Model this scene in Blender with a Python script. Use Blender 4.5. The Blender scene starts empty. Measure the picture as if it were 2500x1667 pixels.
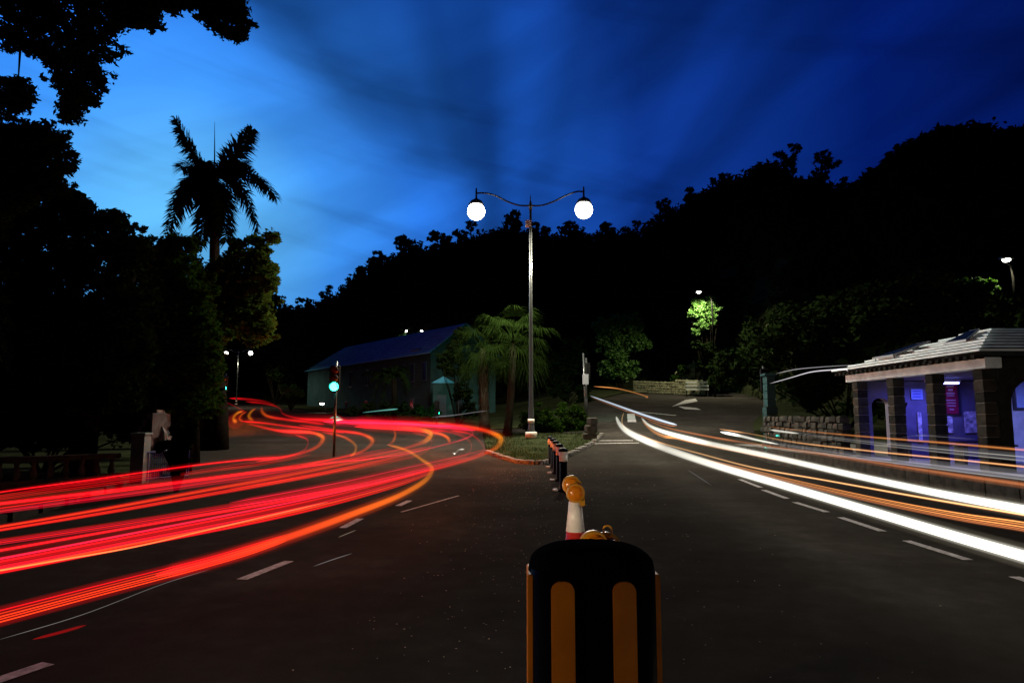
import bpy, math, random
import numpy as np
from mathutils import Vector, noise
random.seed(11); rng = np.random.default_rng(11)
S = bpy.context.scene; COL = S.collection
rad = math.radians
# ------------------------------------------------------------------ camera, world, exposure
F = 1667.0; CX = 1250.0; CY = 833.5; HOR = 1018.0; CAMZ = 1.65
TH = math.atan((HOR - CY) / F)
cam = bpy.data.objects.new('camera', bpy.data.cameras.new('camera')); COL.objects.link(cam)
cam.location = (0, 0, CAMZ); cam.rotation_euler = (math.pi / 2 + TH, 0, 0)
cam.data.sensor_width = 36; cam.data.lens = 36 * F / 2500.0
cam.data.clip_start = 0.1; cam.data.clip_end = 3000
S.camera = cam
S.view_settings.view_transform = 'Standard'; S.view_settings.look = 'None'
S.view_settings.exposure = 0; S.view_settings.gamma = 1; S.view_settings.use_curve_mapping = False
S.cycles.transparent_max_bounces = 64
S.cycles.sample_clamp_indirect = 3.0
S.cycles.max_bounces = 6

W = bpy.data.worlds.new('World'); S.world = W; W.use_nodes = True
nt = W.node_tree; nt.nodes.clear()
def N(tree, t, **kw):
    n = tree.nodes.new(t)
    for k, v in kw.items(): setattr(n, k, v)
    return n
def M_(tree, op, a, b=None, c=None, clamp=False):
    n = tree.nodes.new('ShaderNodeMath'); n.operation = op; n.use_clamp = clamp
    for i, v in enumerate((a, b, c)):
        if v is None: continue
        if isinstance(v, (int, float)): n.inputs[i].default_value = v
        else: tree.links.new(v, n.inputs[i])
    return n.outputs[0]
def MR(tree, v, a, b, c, d, smooth=True):
    n = tree.nodes.new('ShaderNodeMapRange'); n.interpolation_type = 'SMOOTHSTEP' if smooth else 'LINEAR'
    if isinstance(v, (int, float)): n.inputs[0].default_value = v
    else: tree.links.new(v, n.inputs[0])
    for i, x in enumerate((a, b, c, d)): n.inputs[i + 1].default_value = x
    return n.outputs[0]
def ramp(tree, v, stops):
    n = tree.nodes.new('ShaderNodeValToRGB'); tree.links.new(v, n.inputs[0])
    cr = n.color_ramp; cr.interpolation = 'EASE'
    while len(cr.elements) < len(stops): cr.elements.new(0.5)
    for e, (p, c) in zip(cr.elements, sorted(stops)): e.position = p; e.color = (*c, 1)
    cr.interpolation = 'LINEAR'
    return n.outputs[0]
def NOISE(tree, vec, scale, detail=4, rough=0.5, dist=0):
    n = tree.nodes.new('ShaderNodeTexNoise'); tree.links.new(vec, n.inputs['Vector'])
    n.inputs['Scale'].default_value = scale; n.inputs['Detail'].default_value = detail
    n.inputs['Roughness'].default_value = rough; n.inputs['Distortion'].default_value = dist
    return n.outputs[0]
def COMB(tree, a, b, c):
    n = tree.nodes.new('ShaderNodeCombineXYZ')
    for i, v in enumerate((a, b, c)):
        if isinstance(v, (int, float)): n.inputs[i].default_value = v
        else: tree.links.new(v, n.inputs[i])
    return n.outputs[0]

tc = N(nt, 'ShaderNodeTexCoord'); sep = N(nt, 'ShaderNodeSeparateXYZ'); nt.links.new(tc.outputs['Generated'], sep.inputs[0])
X, Y, Z = sep.outputs
gl = Vector((-0.50, 1.0, 0.26)).normalized()
dt = N(nt, 'ShaderNodeVectorMath', operation='DOT_PRODUCT'); nt.links.new(tc.outputs['Generated'], dt.inputs[0]); dt.inputs[1].default_value = gl
d01 = MR(nt, dt.outputs['Value'], 0, 1, 0, 1, False)
sky = ramp(nt, d01, [(0.0, (.0002, .0015, .018)), (.3, (.0004, .0035, .045)), (.6, (.001, .012, .15)), (.8, (.006, .052, .38)),
                     (.9, (.014, .125, .66)), (.95, (.028, .215, .88)), (.98, (.052, .31, .95)), (1.0, (.13, .52, .98))])
zc = M_(nt, 'MAXIMUM', Z, 0.04)
u = M_(nt, 'DIVIDE', X, zc); v = M_(nt, 'DIVIDE', Y, zc)
wob = NOISE(nt, COMB(nt, M_(nt, 'MULTIPLY', u, 1.0), M_(nt, 'MULTIPLY', v, .35), 3.1), 1.3, 5, .55)
wob = M_(nt, 'SUBTRACT', wob, .5)
edge = M_(nt, 'MULTIPLY_ADD', v, .40, -1.42)               # left rim of the dark cloud bank, rises towards the horizon
edge = M_(nt, 'MINIMUM', edge, -.30)
du = M_(nt, 'ADD', M_(nt, 'SUBTRACT', u, edge), M_(nt, 'MULTIPLY', wob, .40))
bank = MR(nt, du, -.10, .26, 0, 1)
st = NOISE(nt, COMB(nt, M_(nt, 'MULTIPLY', u, 1.9), M_(nt, 'MULTIPLY', v, .12), 7.7), 1.0, 2.5, .45, .2)
stf = MR(nt, st, .36, .64, 1.15, .45)                        # soft streaks inside the bank
inb = M_(nt, 'MULTIPLY', stf, MR(nt, u, -.6, .9, .45, .95))
fac = M_(nt, 'MULTIPLY_ADD', M_(nt, 'SUBTRACT', inb, 1.0), bank, 1.0)
w2 = NOISE(nt, COMB(nt, M_(nt, 'MULTIPLY', X, 2.2), M_(nt, 'MULTIPLY', Y, 1.0), M_(nt, 'MULTIPLY_ADD', X, -4.0, M_(nt, 'MULTIPLY', Z, 9.0))), .9, 4, .45, .3)
fac = M_(nt, 'MULTIPLY', fac, MR(nt, w2, .3, .68, 1.15, .72))
w3 = NOISE(nt, COMB(nt, M_(nt, 'MULTIPLY', X, 2.0), 4.0, M_(nt, 'MULTIPLY_ADD', X, 3.5, M_(nt, 'MULTIPLY', Z, 16.0))), 1.2, 4, .5, .2)
fac = M_(nt, 'MULTIPLY', fac, MR(nt, w3, .5, .75, 1.0, .72))
mul = N(nt, 'ShaderNodeVectorMath', operation='SCALE'); nt.links.new(sky, mul.inputs[0]); nt.links.new(fac, mul.inputs['Scale'])
ns = N(nt, 'ShaderNodeTexSky'); ns.sky_type = 'NISHITA'; ns.sun_disc = False
ns.sun_elevation = rad(-5); ns.sun_rotation = math.atan2(gl.x, gl.y); ns.air_density = 1; ns.ozone_density = 4
bg1 = N(nt, 'ShaderNodeBackground'); bg1.inputs[1].default_value = 0.05; nt.links.new(ns.outputs[0], bg1.inputs[0])
bg2 = N(nt, 'ShaderNodeBackground'); bg2.inputs[1].default_value = 1.0; nt.links.new(mul.outputs[0], bg2.inputs[0])
ad = N(nt, 'ShaderNodeAddShader'); nt.links.new(bg1.outputs[0], ad.inputs[0]); nt.links.new(bg2.outputs[0], ad.inputs[1])
wo = N(nt, 'ShaderNodeOutputWorld'); nt.links.new(ad.outputs[0], wo.inputs[0])

# ------------------------------------------------------------------ geometry of the place
def ss(t): t = min(1, max(0, t)); return t * t * (3 - 2 * t)
def gz(x, y):
    s = .050 + .035 * ss((x + 2) / 10.0)
    return s * max(0.0, min(y, 120.0) - 25.0)
def ray(px, py):
    d = Vector(((px - CX) / F, 1.0, (CY - py) / F))
    c, s = math.cos(TH), math.sin(TH)
    return Vector((d.x, d.y * c - d.z * s, d.y * s + d.z * c))
def P(px, py, y):
    d = ray(px, py); t = y / d.y
    return Vector((d.x * t, y, CAMZ + d.z * t))
def G(px, py, h=0.0):
    """first place along the sight line that lies h above the ground"""
    d = ray(px, py); d = d / d.y; t = 1.2; prev = t
    f = lambda t: CAMZ + d.z * t - gz(d.x * t, t) - h
    while t < 140:
        if f(t) <= 0: break
        prev = t; t *= 1.04
    if t >= 140: t = 118; return Vector((d.x * t, t, gz(d.x * t, t) + h))
    a, b = prev, t
    for _ in range(30):
        m = (a + b) / 2
        if f(m) > 0: a = m
        else: b = m
    return Vector((d.x * a, a, CAMZ + d.z * a))

# ------------------------------------------------------------------ materials
MATS = {}
def mat(name, col, rough=.8, var=0.0, scale=6.0, bump=0.0, spec=.5, metal=0, col2=None, detail=5, trans=0.0, coord='Object'):
    if name in MATS: return MATS[name]
    m = bpy.data.materials.new(name); m.use_nodes = True; t = m.node_tree
    b = t.nodes['Principled BSDF']; b.inputs['Roughness'].default_value = rough; b.inputs['Metallic'].default_value = metal
    b.inputs['Specular IOR Level'].default_value = spec
    if var or bump:
        c = N(t, 'ShaderNodeTexCoord'); n = NOISE(t, c.outputs[coord], scale, detail, .6)
        if var:
            c2 = col2 or tuple(x * (1 - var) for x in col)
            r = ramp(t, n, [(.32, c2), (.68, col)]); t.links.new(r, b.inputs['Base Color'])
        else: b.inputs['Base Color'].default_value = (*col, 1)
        if bump:
            n2 = NOISE(t, c.outputs[coord], scale * 3, 4, .6)
            bp = N(t, 'ShaderNodeBump'); bp.inputs['Strength'].default_value = bump; bp.inputs['Distance'].default_value = .02
            t.links.new(n2, bp.inputs['Height']); t.links.new(bp.outputs[0], b.inputs['Normal'])
    else: b.inputs['Base Color'].default_value = (*col, 1)
    if trans:
        tr = N(t, 'ShaderNodeBsdfTranslucent'); tr.inputs[0].default_value = (*[min(1, x * 1.3) for x in col], 1)
        mx = N(t, 'ShaderNodeMixShader'); mx.inputs[0].default_value = trans
        t.links.new(b.outputs[0], mx.inputs[1]); t.links.new(tr.outputs[0], mx.inputs[2])
        t.links.new(mx.outputs[0], t.nodes['Material Output'].inputs[0])
    MATS[name] = m; return m
def emat(name, col, strength):
    if name in MATS: return MATS[name]
    m = bpy.data.materials.new(name); m.use_nodes = True; t = m.node_tree
    b = t.nodes['Principled BSDF']; b.inputs['Base Color'].default_value = (*[c * .6 for c in col], 1)
    b.inputs['Emission Color'].default_value = (*col, 1); b.inputs['Emission Strength'].default_value = strength
    MATS[name] = m; return m
def trailmat(col, strength, power=1.3, nz=.25, hot=None):
    key = f'trail light {col} {strength} {power} {hot}'
    if key in MATS: return MATS[key]
    m = bpy.data.materials.new('trail_light'); m.use_nodes = True; t = m.node_tree; t.nodes.clear()
    lw = N(t, 'ShaderNodeLayerWeight'); lw.inputs[0].default_value = .5
    f = M_(t, 'SUBTRACT', 1.0, lw.outputs['Facing']); f = M_(t, 'POWER', f, power)
    c = N(t, 'ShaderNodeTexCoord'); n = NOISE(t, c.outputs['UV'], 1.0, 3, .5)
    f = M_(t, 'MULTIPLY', f, MR(t, n, .3, .7, 1 - nz, 1 + nz, False))
    f = M_(t, 'MULTIPLY', f, strength * .5)
    e = N(t, 'ShaderNodeEmission'); e.inputs[0].default_value = (*col, 1)
    if hot:
        at_ = N(t, 'ShaderNodeAttribute'); at_.attribute_name = 'dwell'
        mx = N(t, 'ShaderNodeMix'); mx.data_type = 'RGBA'; mx.inputs['A'].default_value = (*col, 1); mx.inputs['B'].default_value = (*hot, 1)
        t.links.new(at_.outputs['Fac'], mx.inputs['Factor']); t.links.new(mx.outputs['Result'], e.inputs[0])
        f = M_(t, 'MULTIPLY', f, MR(t, at_.outputs['Fac'], 0, 1, .7, 3.4, False))
    t.links.new(f, e.inputs[1])
    tr = N(t, 'ShaderNodeBsdfTransparent'); a = N(t, 'ShaderNodeAddShader')
    t.links.new(e.outputs[0], a.inputs[0]); t.links.new(tr.outputs[0], a.inputs[1])
    o = N(t, 'ShaderNodeOutputMaterial'); t.links.new(a.outputs[0], o.inputs[0])
    MATS[key] = m; return m

# asphalt: fine aggregate, patches, slight sheen
def asphalt(name='asphalt'):
    if name in MATS: return MATS[name]
    m = bpy.data.materials.new(name); m.use_nodes = True; t = m.node_tree; b = t.nodes['Principled BSDF']
    c = N(t, 'ShaderNodeTexCoord'); o = c.outputs['Object']
    big = NOISE(t, o, .35, 5, .6); fine = NOISE(t, o, 90, 3, .7)
    wear = NOISE(t, o, 3.0, 6, .65)
    sm = M_(t, 'ADD', M_(t, 'MULTIPLY', big, .45), M_(t, 'ADD', M_(t, 'MULTIPLY', fine, .25), M_(t, 'MULTIPLY', wear, .3)))
    r = ramp(t, sm, [(.34, (.016, .0140, .0115)), (.52, (.027, .0245, .0205)), (.68, (.048, .044, .037))])
    t.links.new(r, b.inputs['Base Color'])
    t.links.new(MR(t, wear, .3, .7, .6, .74, False), b.inputs['Roughness'])
    b.inputs['Specular IOR Level'].default_value = 0
    vor = N(t, 'ShaderNodeTexVoronoi'); vor.inputs['Scale'].default_value = 120; t.links.new(o, vor.inputs['Vector'])
    bp = N(t, 'ShaderNodeBump'); bp.inputs['Strength'].default_value = .25; bp.inputs['Distance'].default_value = .003
    t.links.new(vor.outputs['Distance'], bp.inputs['Height']); t.links.new(bp.outputs[0], b.inputs['Normal'])
    MATS[name] = m; return m
A = asphalt()
PAINT = mat('worn_white_road_paint', (.42, .40, .38), .8, .55, 14, .3, spec=0)
GRASS = mat('grass', (.016, .032, .006), .7, .5, 3, trans=.25, spec=0)
SOIL = mat('grassy_soil', (.030, .036, .016), 1.0, .5, 2, .5, spec=0.0)
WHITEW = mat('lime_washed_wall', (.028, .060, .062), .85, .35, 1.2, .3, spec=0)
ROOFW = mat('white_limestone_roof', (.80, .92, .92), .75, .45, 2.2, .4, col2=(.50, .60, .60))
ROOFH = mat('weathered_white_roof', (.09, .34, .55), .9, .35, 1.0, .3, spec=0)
STONE = mat('limestone_block', (.060, .057, .049), .9, .5, 5, .8, spec=0)
STONE2 = mat('limestone_block_grey', (.036, .036, .032), .9, .5, 7, .8, spec=0)
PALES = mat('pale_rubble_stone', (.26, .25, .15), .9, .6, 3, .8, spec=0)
MORTAR = mat('mortar', (.15, .14, .12), .95, .3, 8, .4)
DARKM = mat('dark_painted_metal', (.02, .022, .022), .45)
STEEL = mat('grey_galvanised_steel', (.08, .085, .08), .30, .2, 12, metal=.6)
BLACKP = mat('black_plastic', (.006, .006, .006), .5, .2, 9, .05, spec=.05)
BARK = mat('bark', (.010, .008, .006), .95, .5, 7, .8, spec=0)
PBARK = mat('palm_bark', (.030, .026, .018), .9, .5, 5, .8, spec=0)
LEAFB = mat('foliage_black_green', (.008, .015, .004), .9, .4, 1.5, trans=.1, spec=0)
LEAFM = mat('foliage_mid_green', (.014, .036, .004), .8, .5, 1.5, trans=.25, col2=(.010, .018, .003), spec=0)
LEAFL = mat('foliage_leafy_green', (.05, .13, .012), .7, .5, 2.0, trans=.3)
PALML = mat('palm_leaf_green', (.008, .016, .003), .8, .4, 3, trans=.15, spec=0)
WOODB = mat('dark_bench_wood', (.03, .022, .018), .6, .4, 8, .2)
LAMPW = emat('lit_lamp_globe', (1.0, .97, .86), 18)
GREENL = emat('green_signal_lens_lit', (.03, 1.0, .62), 16)

# ------------------------------------------------------------------ objects
def link(o, parent=None):
    COL.objects.link(o)
    if parent is not None: o.parent = parent
    return o
def tag(o, label=None, cat=None, group=None, kind=None):
    if label: o['label'] = label
    if cat: o['category'] = cat
    if group: o['group'] = group
    if kind: o['kind'] = kind
    return o
def thing(name, label, cat, loc=(0, 0, 0), group=None):
    o = bpy.data.objects.new(name, None); o.location = loc; o.empty_display_size = .2
    link(o); tag(o, label, cat, group); return o
class MB:
    def __init__(s): s.v = []; s.f = []; s.uv = []
    def add(s, vs, fs):
        k = len(s.v); s.v.extend([tuple(x) for x in vs]); s.f.extend([tuple(i + k for i in f) for f in fs]); return s
    def box(s, c, d, rz=0, taper=1.0, bev=0.0):
        c = Vector(c); hx, hy, hz = d[0] / 2, d[1] / 2, d[2] / 2; ca, sa = math.cos(rz), math.sin(rz); vs = []
        if bev:
            rings = [(-hz, -bev), (-hz + bev, 0), (hz - bev, 0), (hz, -bev)]
        else: rings = [(-hz, 0), (hz, 0)]
        for i, (z, o) in enumerate(rings):
            k = taper if z > 0 else 1
            for sx, sy in ((-1, -1), (1, -1), (1, 1), (-1, 1)):
                x, y = sx * (hx + o) * k, sy * (hy + o) * k
                vs.append((c.x + x * ca - y * sa, c.y + x * sa + y * ca, c.z + z))
        n = len(rings); fs = [(3, 2, 1, 0), tuple(range(4 * (n - 1), 4 * n))]
        for r in range(n - 1):
            for i in range(4):
                j = (i + 1) % 4; fs.append((4 * r + i, 4 * r + j, 4 * r + 4 + j, 4 * r + 4 + i))
        return s.add(vs, fs)
    def tube(s, pts, rr, n=8, cap=True, sy=1.0):
        pts = [Vector(p) for p in pts]; m = len(pts)
        if not hasattr(rr, '__len__'): rr = [rr] * m
        k = len(s.v); nrm = None; L = 0
        for i, p in enumerate(pts):
            t = (pts[min(i + 1, m - 1)] - pts[max(i - 1, 0)])
            if t.length < 1e-9: t = Vector((0, 0, 1))
            t.normalize()
            if nrm is None:
                nrm = t.orthogonal().normalized()
                if abs(t.z) < .95: nrm = t.cross(Vector((0, 0, 1))).normalized()
            nrm = (nrm - t * nrm.dot(t)); nrm = nrm.normalized() if nrm.length > 1e-6 else t.orthogonal().normalized()
            b = t.cross(nrm)
            for j in range(n):
                a = 2 * math.pi * j / n
                s.v.append(tuple(p + (nrm * math.cos(a) + b * math.sin(a) * sy) * rr[i]))
        for i in range(m - 1):
            for j in range(n):
                j2 = (j + 1) % n; s.f.append((k + i * n + j, k + i * n + j2, k + (i + 1) * n + j2, k + (i + 1) * n + j))
        if cap: s.f.append(tuple(k + j for j in reversed(range(n)))); s.f.append(tuple(k + (m - 1) * n + j for j in range(n)))
        return s
    def lathe(s, c, prof, n=20, axis='z'):
        c = Vector(c); k = len(s.v); m = len(prof)
        for r, z in prof:
            for j in range(n):
                a = 2 * math.pi * j / n
                if axis == 'z': p = (c.x + r * math.cos(a), c.y + r * math.sin(a), c.z + z)
                else: p = (c.x + r * math.cos(a), c.y + z, c.z + r * math.sin(a))
                s.v.append(p)
        for i in range(m - 1):
            for j in range(n):
                j2 = (j + 1) % n; s.f.append((k + i * n + j, k + i * n + j2, k + (i + 1) * n + j2, k + (i + 1) * n + j))
        s.f.append(tuple(k + j for j in reversed(range(n)))); s.f.append(tuple(k + (m - 1) * n + j for j in range(n)))
        return s
    def prism(s, poly, z0, z1):
        n = len(poly); vs = [(x, y, z0) for x, y in poly] + [(x, y, z1) for x, y in poly]
        return s.add(vs, [tuple(reversed(range(n))), tuple(range(n, 2 * n))] + [(i, (i + 1) % n, n + (i + 1) % n, n + i) for i in range(n)])
    def mesh(s, name):
        me = bpy.data.meshes.new(name); me.from_pydata(s.v, [], s.f); me.update(); return me
    def build(s, name, m, parent=None, smooth=False, off=None):
        if off is not None: s.v = [(a - off[0], b - off[1], c - off[2]) for a, b, c in s.v]
        me = s.mesh(name); me.materials.append(m)
        if smooth: me.polygons.foreach_set('use_smooth', [True] * len(me.polygons))
        o = bpy.data.objects.new(name, me)
        return link(o, parent)
def under(root, mb, name, m, smooth=False):          # world-space geometry under a thing
    return mb.build(name, m, root, smooth, off=root.matrix_basis.translation if False else root.location)
def inst(o, loc, parent=None, rot=None, sc=None):
    c = o.copy(); COL.objects.link(c); c.location = loc
    if parent is not None: c.parent = parent
    if rot is not None: c.rotation_euler = rot
    if sc is not None: c.scale = sc
    return c
def copy_tree(o, parent=None):
    c = o.copy(); COL.objects.link(c)
    if parent is not None: c.parent = parent
    for ch in list(o.children): copy_tree(ch, c)
    return c
def lamp(name, kind, loc, power, col, parent=None, size=.1, aim=None, angle=150, blend=.6):
    l = bpy.data.lights.new(name, kind); l.energy = power; l.color = col
    if kind in ('POINT', 'SPOT'): l.shadow_soft_size = size
    if kind == 'SPOT': l.spot_size = rad(angle); l.spot_blend = blend
    if kind == 'AREA': l.size = size
    o = bpy.data.objects.new(name, l); o.location = loc
    if aim is not None: o.rotation_euler = Vector(aim).to_track_quat('-Z', 'Y').to_euler()
    link(o, parent); return o
def catmull(pts, step=None, n=8):
    pts = [np.array(p, float) for p in pts]; P_ = [2 * pts[0] - pts[1]] + pts + [2 * pts[-1] - pts[-2]]; out = []
    for i in range(1, len(P_) - 2):
        p0, p1, p2, p3 = P_[i - 1:i + 3]
        t0 = 0; a = .5
        d = lambda p, q: max(1e-6, np.linalg.norm((p - q)[:2])) ** a
        t1 = t0 + d(p1, p0); t2 = t1 + d(p2, p1); t3 = t2 + d(p3, p2)
        for t in np.linspace(t1, t2, n, endpoint=False):
            A1 = (t1 - t) / (t1 - t0) * p0 + (t - t0) / (t1 - t0) * p1; A2 = (t2 - t) / (t2 - t1) * p1 + (t - t1) / (t2 - t1) * p2
            A3 = (t3 - t) / (t3 - t2) * p2 + (t - t2) / (t3 - t2) * p3
            B1 = (t2 - t) / (t2 - t0) * A1 + (t - t0) / (t2 - t0) * A2; B2 = (t3 - t) / (t3 - t1) * A2 + (t - t1) / (t3 - t1) * A3
            out.append((t2 - t) / (t2 - t1) * B1 + (t - t1) / (t2 - t1) * B2)
    out.append(pts[-1]); return out

# ------------------------------------------------------------------ ground and roads
xs = list(np.arange(-70, 70.1, 2.0)); ys = [-12, -6, 0, 6, 12, 18, 25] + list(np.arange(27, 121, 2.0))
g = MB(); vs = [(x, y, gz(x, y)) for y in ys for x in xs]; nx = len(xs)
g.add(vs, [(j * nx + i, j * nx + i + 1, (j + 1) * nx + i + 1, (j + 1) * nx + i) for j in range(len(ys) - 1) for i in range(nx - 1)])
road = g.build('road', A); tag(road, kind='structure')
g = MB(); g.add([(-1500, -1500, -.15), (1500, -1500, -.15), (1500, 1500, -.15), (-1500, 1500, -.15)], [(0, 1, 2, 3)])
tag(g.build('ground', SOIL), kind='structure')

def dash(a, b, w=.11, h=.004):
    p, q = G(*a), G(*b); d = (q - p); d.z = 0; d.normalize(); s = Vector((-d.y, d.x, 0)) * w / 2; n = 6
    mb = MB(); vs = []
    for i in range(n + 1):
        m = p.lerp(q, i / n)
        for k in (-1, 1): c = m + s * k; vs.append((c.x, c.y, gz(c.x, c.y) + h + .002))
    mb.add(vs, [(2 * i, 2 * i + 2, 2 * i + 3, 2 * i + 1) for i in range(n)])
    return mb.build('lane_marking', PAINT, road)
for a, b in (((-120, 1700), (118, 1620)), ((590, 1415), (706, 1370)), ((836, 1289), (880, 1266)), ((972, 1235), (1000, 1222)),
             ((1806, 1170), (1857, 1190)), ((1864, 1196), (1921, 1217)), ((1940, 1226), (2019, 1250)),
             ((2052, 1263), (2155, 1297)), ((2213, 1320), (2364, 1367)), ((2476, 1408), (2640, 1460))): dash(a, b, .12)
dash((1525, 1002), (1650, 1014), .25); dash((1540, 1010), (1543, 1030), .5)
dash((1450, 1076), (1545, 1075), .16); dash((1440, 1083), (1560, 1081), .16)
dash((980, 1250), (1120, 1210), .05)
# hatched traffic nose painted on the far road
for pts in (((1660, 988), (1640, 993), (1672, 977), (1698, 973), (1703, 980)), ((1655, 992), (1700, 996), (1712, 1001), (1672, 999))):
    q = [G(*p) for p in pts]; mb = MB()
    mb.add([(p.x, p.y, gz(p.x, p.y) + .02) for p in q], [tuple(range(len(q)))]); mb.build('lane_marking', PAINT, road)

# raised right-hand pavement with a retaining kerb, and its slabs
pv = MB(); pv.prism([(9.5, -6), (60, -6), (60, 30), (9.5, 30)], -.1, .48)
pav = pv.build('pavement', mat('pavement_concrete', (.17, .165, .15), .85, .4, 2.5, .4)); tag(pav, kind='structure')
y = 5.0; first = None
while y < 29.4:
    mb = MB(); mb.box((0, 0, 0), (.26, .88, .62), bev=.02)
    if first is None: first = mb.build('kerb_stone', STONE, pav)
    o = first if y == 5.0 else inst(first, (0, 0, 0), pav)
    o.location = (9.36 + random.uniform(-.012, .012), y, .19 + random.uniform(-.01, .012)); y += .9
# left side verge with kerb
lv = MB(); lv.prism([(-60, 9), (-7.6, 9), (-8.6, 14), (-10.2, 20), (-13.0, 28), (-17.5, 40), (-60, 40)], -.1, .12)
lver = lv.build('verge', SOIL); tag(lver, kind='structure')
vp = [(-7.6, 9), (-8.6, 14), (-10.2, 20), (-13.0, 28)]
kb = None
for (a, b) in zip(vp, vp[1:]):
    L = math.dist(a, b); n = int(L / .9); ang = math.atan2(b[1] - a[1], b[0] - a[0])
    for i in range(n):
        t = (i + .5) / n
        if kb is None: kb = MB().box((0, 0, 0), (.86, .16, .22), bev=.015).build('kerb_stone', mat('dark_kerb', (.015, .014, .012), .9, .4, 5, .4, spec=.04), lver); o = kb  # left kerb stones in a darker stone colour
        else: o = inst(kb, (0, 0, 0), lver)
        o.location = (a[0] + (b[0] - a[0]) * t, a[1] + (b[1] - a[1]) * t, .035 + gz(0, a[1]) * .0); o.rotation_euler = (0, 0, ang)

def sheet(name, rows, dz=.09, m=SOIL):
    mb = MB(); vs = []; K = 14
    for (y, xa, xb) in rows:
        for i in range(K + 1): x = xa + (xb - xa) * i / K; vs.append((x, y, gz(x, y) + dz + .05 * noise.noise(Vector((x * .4, y * .4, 0)))))
    mb.add(vs, [(j * (K + 1) + i, j * (K + 1) + i + 1, (j + 1) * (K + 1) + i + 1, (j + 1) * (K + 1) + i) for j in range(len(rows) - 1) for i in range(K)])
    return tag(mb.build(name, m), kind='structure')
def rowsof(a, b, ys): return [(y, float(np.interp(y, [p[0] for p in a], [p[1] for p in a])), float(np.interp(y, [p[0] for p in b], [p[1] for p in b]))) for y in ys]
sheet('verge', rowsof([(26, -120), (120, -120)], [(26, -12.6), (40, -18.5), (62, -31), (85, -45), (120, -60)], np.arange(26, 121, 3.0)))
sheet('verge', rowsof([(30, 10.6), (40, 14), (50, 18.5), (60, 24), (120, 30)], [(30, 120), (120, 120)], np.arange(30, 121, 3.0)))
sheet('garden_ground', rowsof([(42, -2.5), (50, -7), (60, -13), (80, -27), (120, -50)], [(42, 4.6), (50, 5.4), (60, 6.6), (74, 12), (78, 30), (120, 30)], np.arange(42, 121, 2.0)))
# traffic island
isl = [(1188, 1106), (1225, 1119), (1270, 1131), (1315, 1134), (1345, 1128), (1395, 1110), (1448, 1083), (1470, 1062), (1180, 1062)]
ip = [G(*p) for p in isl]; ipc = catmull([(p.x, p.y) for p in ip[:8]], n=5) + [np.array((ip[8].x, ip[8].y))]
mb = MB(); n = len(ipc)
mb.add([(p[0], p[1], gz(p[0], p[1]) - .05) for p in ipc] + [(p[0], p[1], gz(p[0], p[1]) + .11) for p in ipc],
       [tuple(range(n, 2 * n))] + [(i, (i + 1) % n, n + (i + 1) % n, n + i) for i in range(n)])
island = mb.build('traffic_island', SOIL); tag(island, kind='structure')
kerbpath = [Vector((p[0], p[1], 0)) for p in ipc[:-1]]
acc = 0; ks = []
for a, b in zip(kerbpath, kerbpath[1:]):
    L = (b - a).length; m = max(1, round(L / .9)); ang = math.atan2(b.y - a.y, b.x - a.x)
    for i in range(m):
        c = a.lerp(b, (i + .5) / m)
        o = MB().box((0, 0, 0), (L / m - .03, .17, .24), bev=.02).build('kerb_stone', MORTAR, island)
        o.location = (c.x, c.y, gz(c.x, c.y) + .03 + random.uniform(-.012, .012)); o.rotation_euler = (0, 0, ang + random.uniform(-.02, .02))
def inpoly(x, y, poly):
    c = False; j = len(poly) - 1
    for i in range(len(poly)):
        if (poly[i][1] > y) != (poly[j][1] > y) and x < (poly[j][0] - poly[i][0]) * (y - poly[i][1]) / (poly[j][1] - poly[i][1]) + poly[i][0]: c = not c
        j = i
    return c
ipoly = [(p[0], p[1]) for p in ipc]
bx = (min(p[0] for p in ipoly), max(p[0] for p in ipoly), min(p[1] for p in ipoly), max(p[1] for p in ipoly))
gr = MB(); cnt = 0
while cnt < 9000:
    x = random.uniform(bx[0], bx[1]); y = bx[2] + (bx[3] - bx[2]) * random.random() ** 1.6
    if not inpoly(x, y, ipoly): continue
    if noise.noise(Vector((x * 1.2, y * 1.2, 0))) < -.22: cnt += 1; continue
    z = gz(x, y) + .1; h = random.uniform(.05, .14); a = random.uniform(0, 6.3); w = .012; dx, dy = math.cos(a) * w, math.sin(a) * w
    lx, ly = random.uniform(-.05, .05), random.uniform(-.05, .05)
    gr.add([(x - dx, y - dy, z), (x + dx, y + dy, z), (x + lx, y + ly, z + h)], [(0, 1, 2)]); cnt += 1
tag(gr.build('grass', GRASS), 'short green grass growing on the kerbed traffic island', 'grass', kind='stuff')
# grit and leaf scraps by the median line
gt = MB()
for i in range(900):
    yy = 2.2 + 20 * random.random() ** 1.3; xx = random.gauss(.1 if i % 3 else -1.0, .55) + yy * .03
    if i % 4 == 0: xx += random.uniform(.5, 2.5)
    s = random.uniform(.002, .007) * (1 + yy * .05); a = random.uniform(0, 6)
    z = gz(xx, yy) + .001
    vs = [(xx + s * math.cos(a + k * 1.6 + random.uniform(-.3, .3)), yy + s * math.sin(a + k * 1.6), z + random.uniform(0, .004)) for k in range(4)] + [(xx, yy, z + s * .8)]
    gt.add(vs, [(0, 1, 4), (1, 2, 4), (2, 3, 4), (3, 0, 4)])
tag(gt.build('grit', mat('pale_grit', (.42, .36, .28), .5, .6, 30, spec=.1)), 'pale grit and leaf scraps strewn along the centre of the asphalt', 'grit', kind='stuff')

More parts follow.
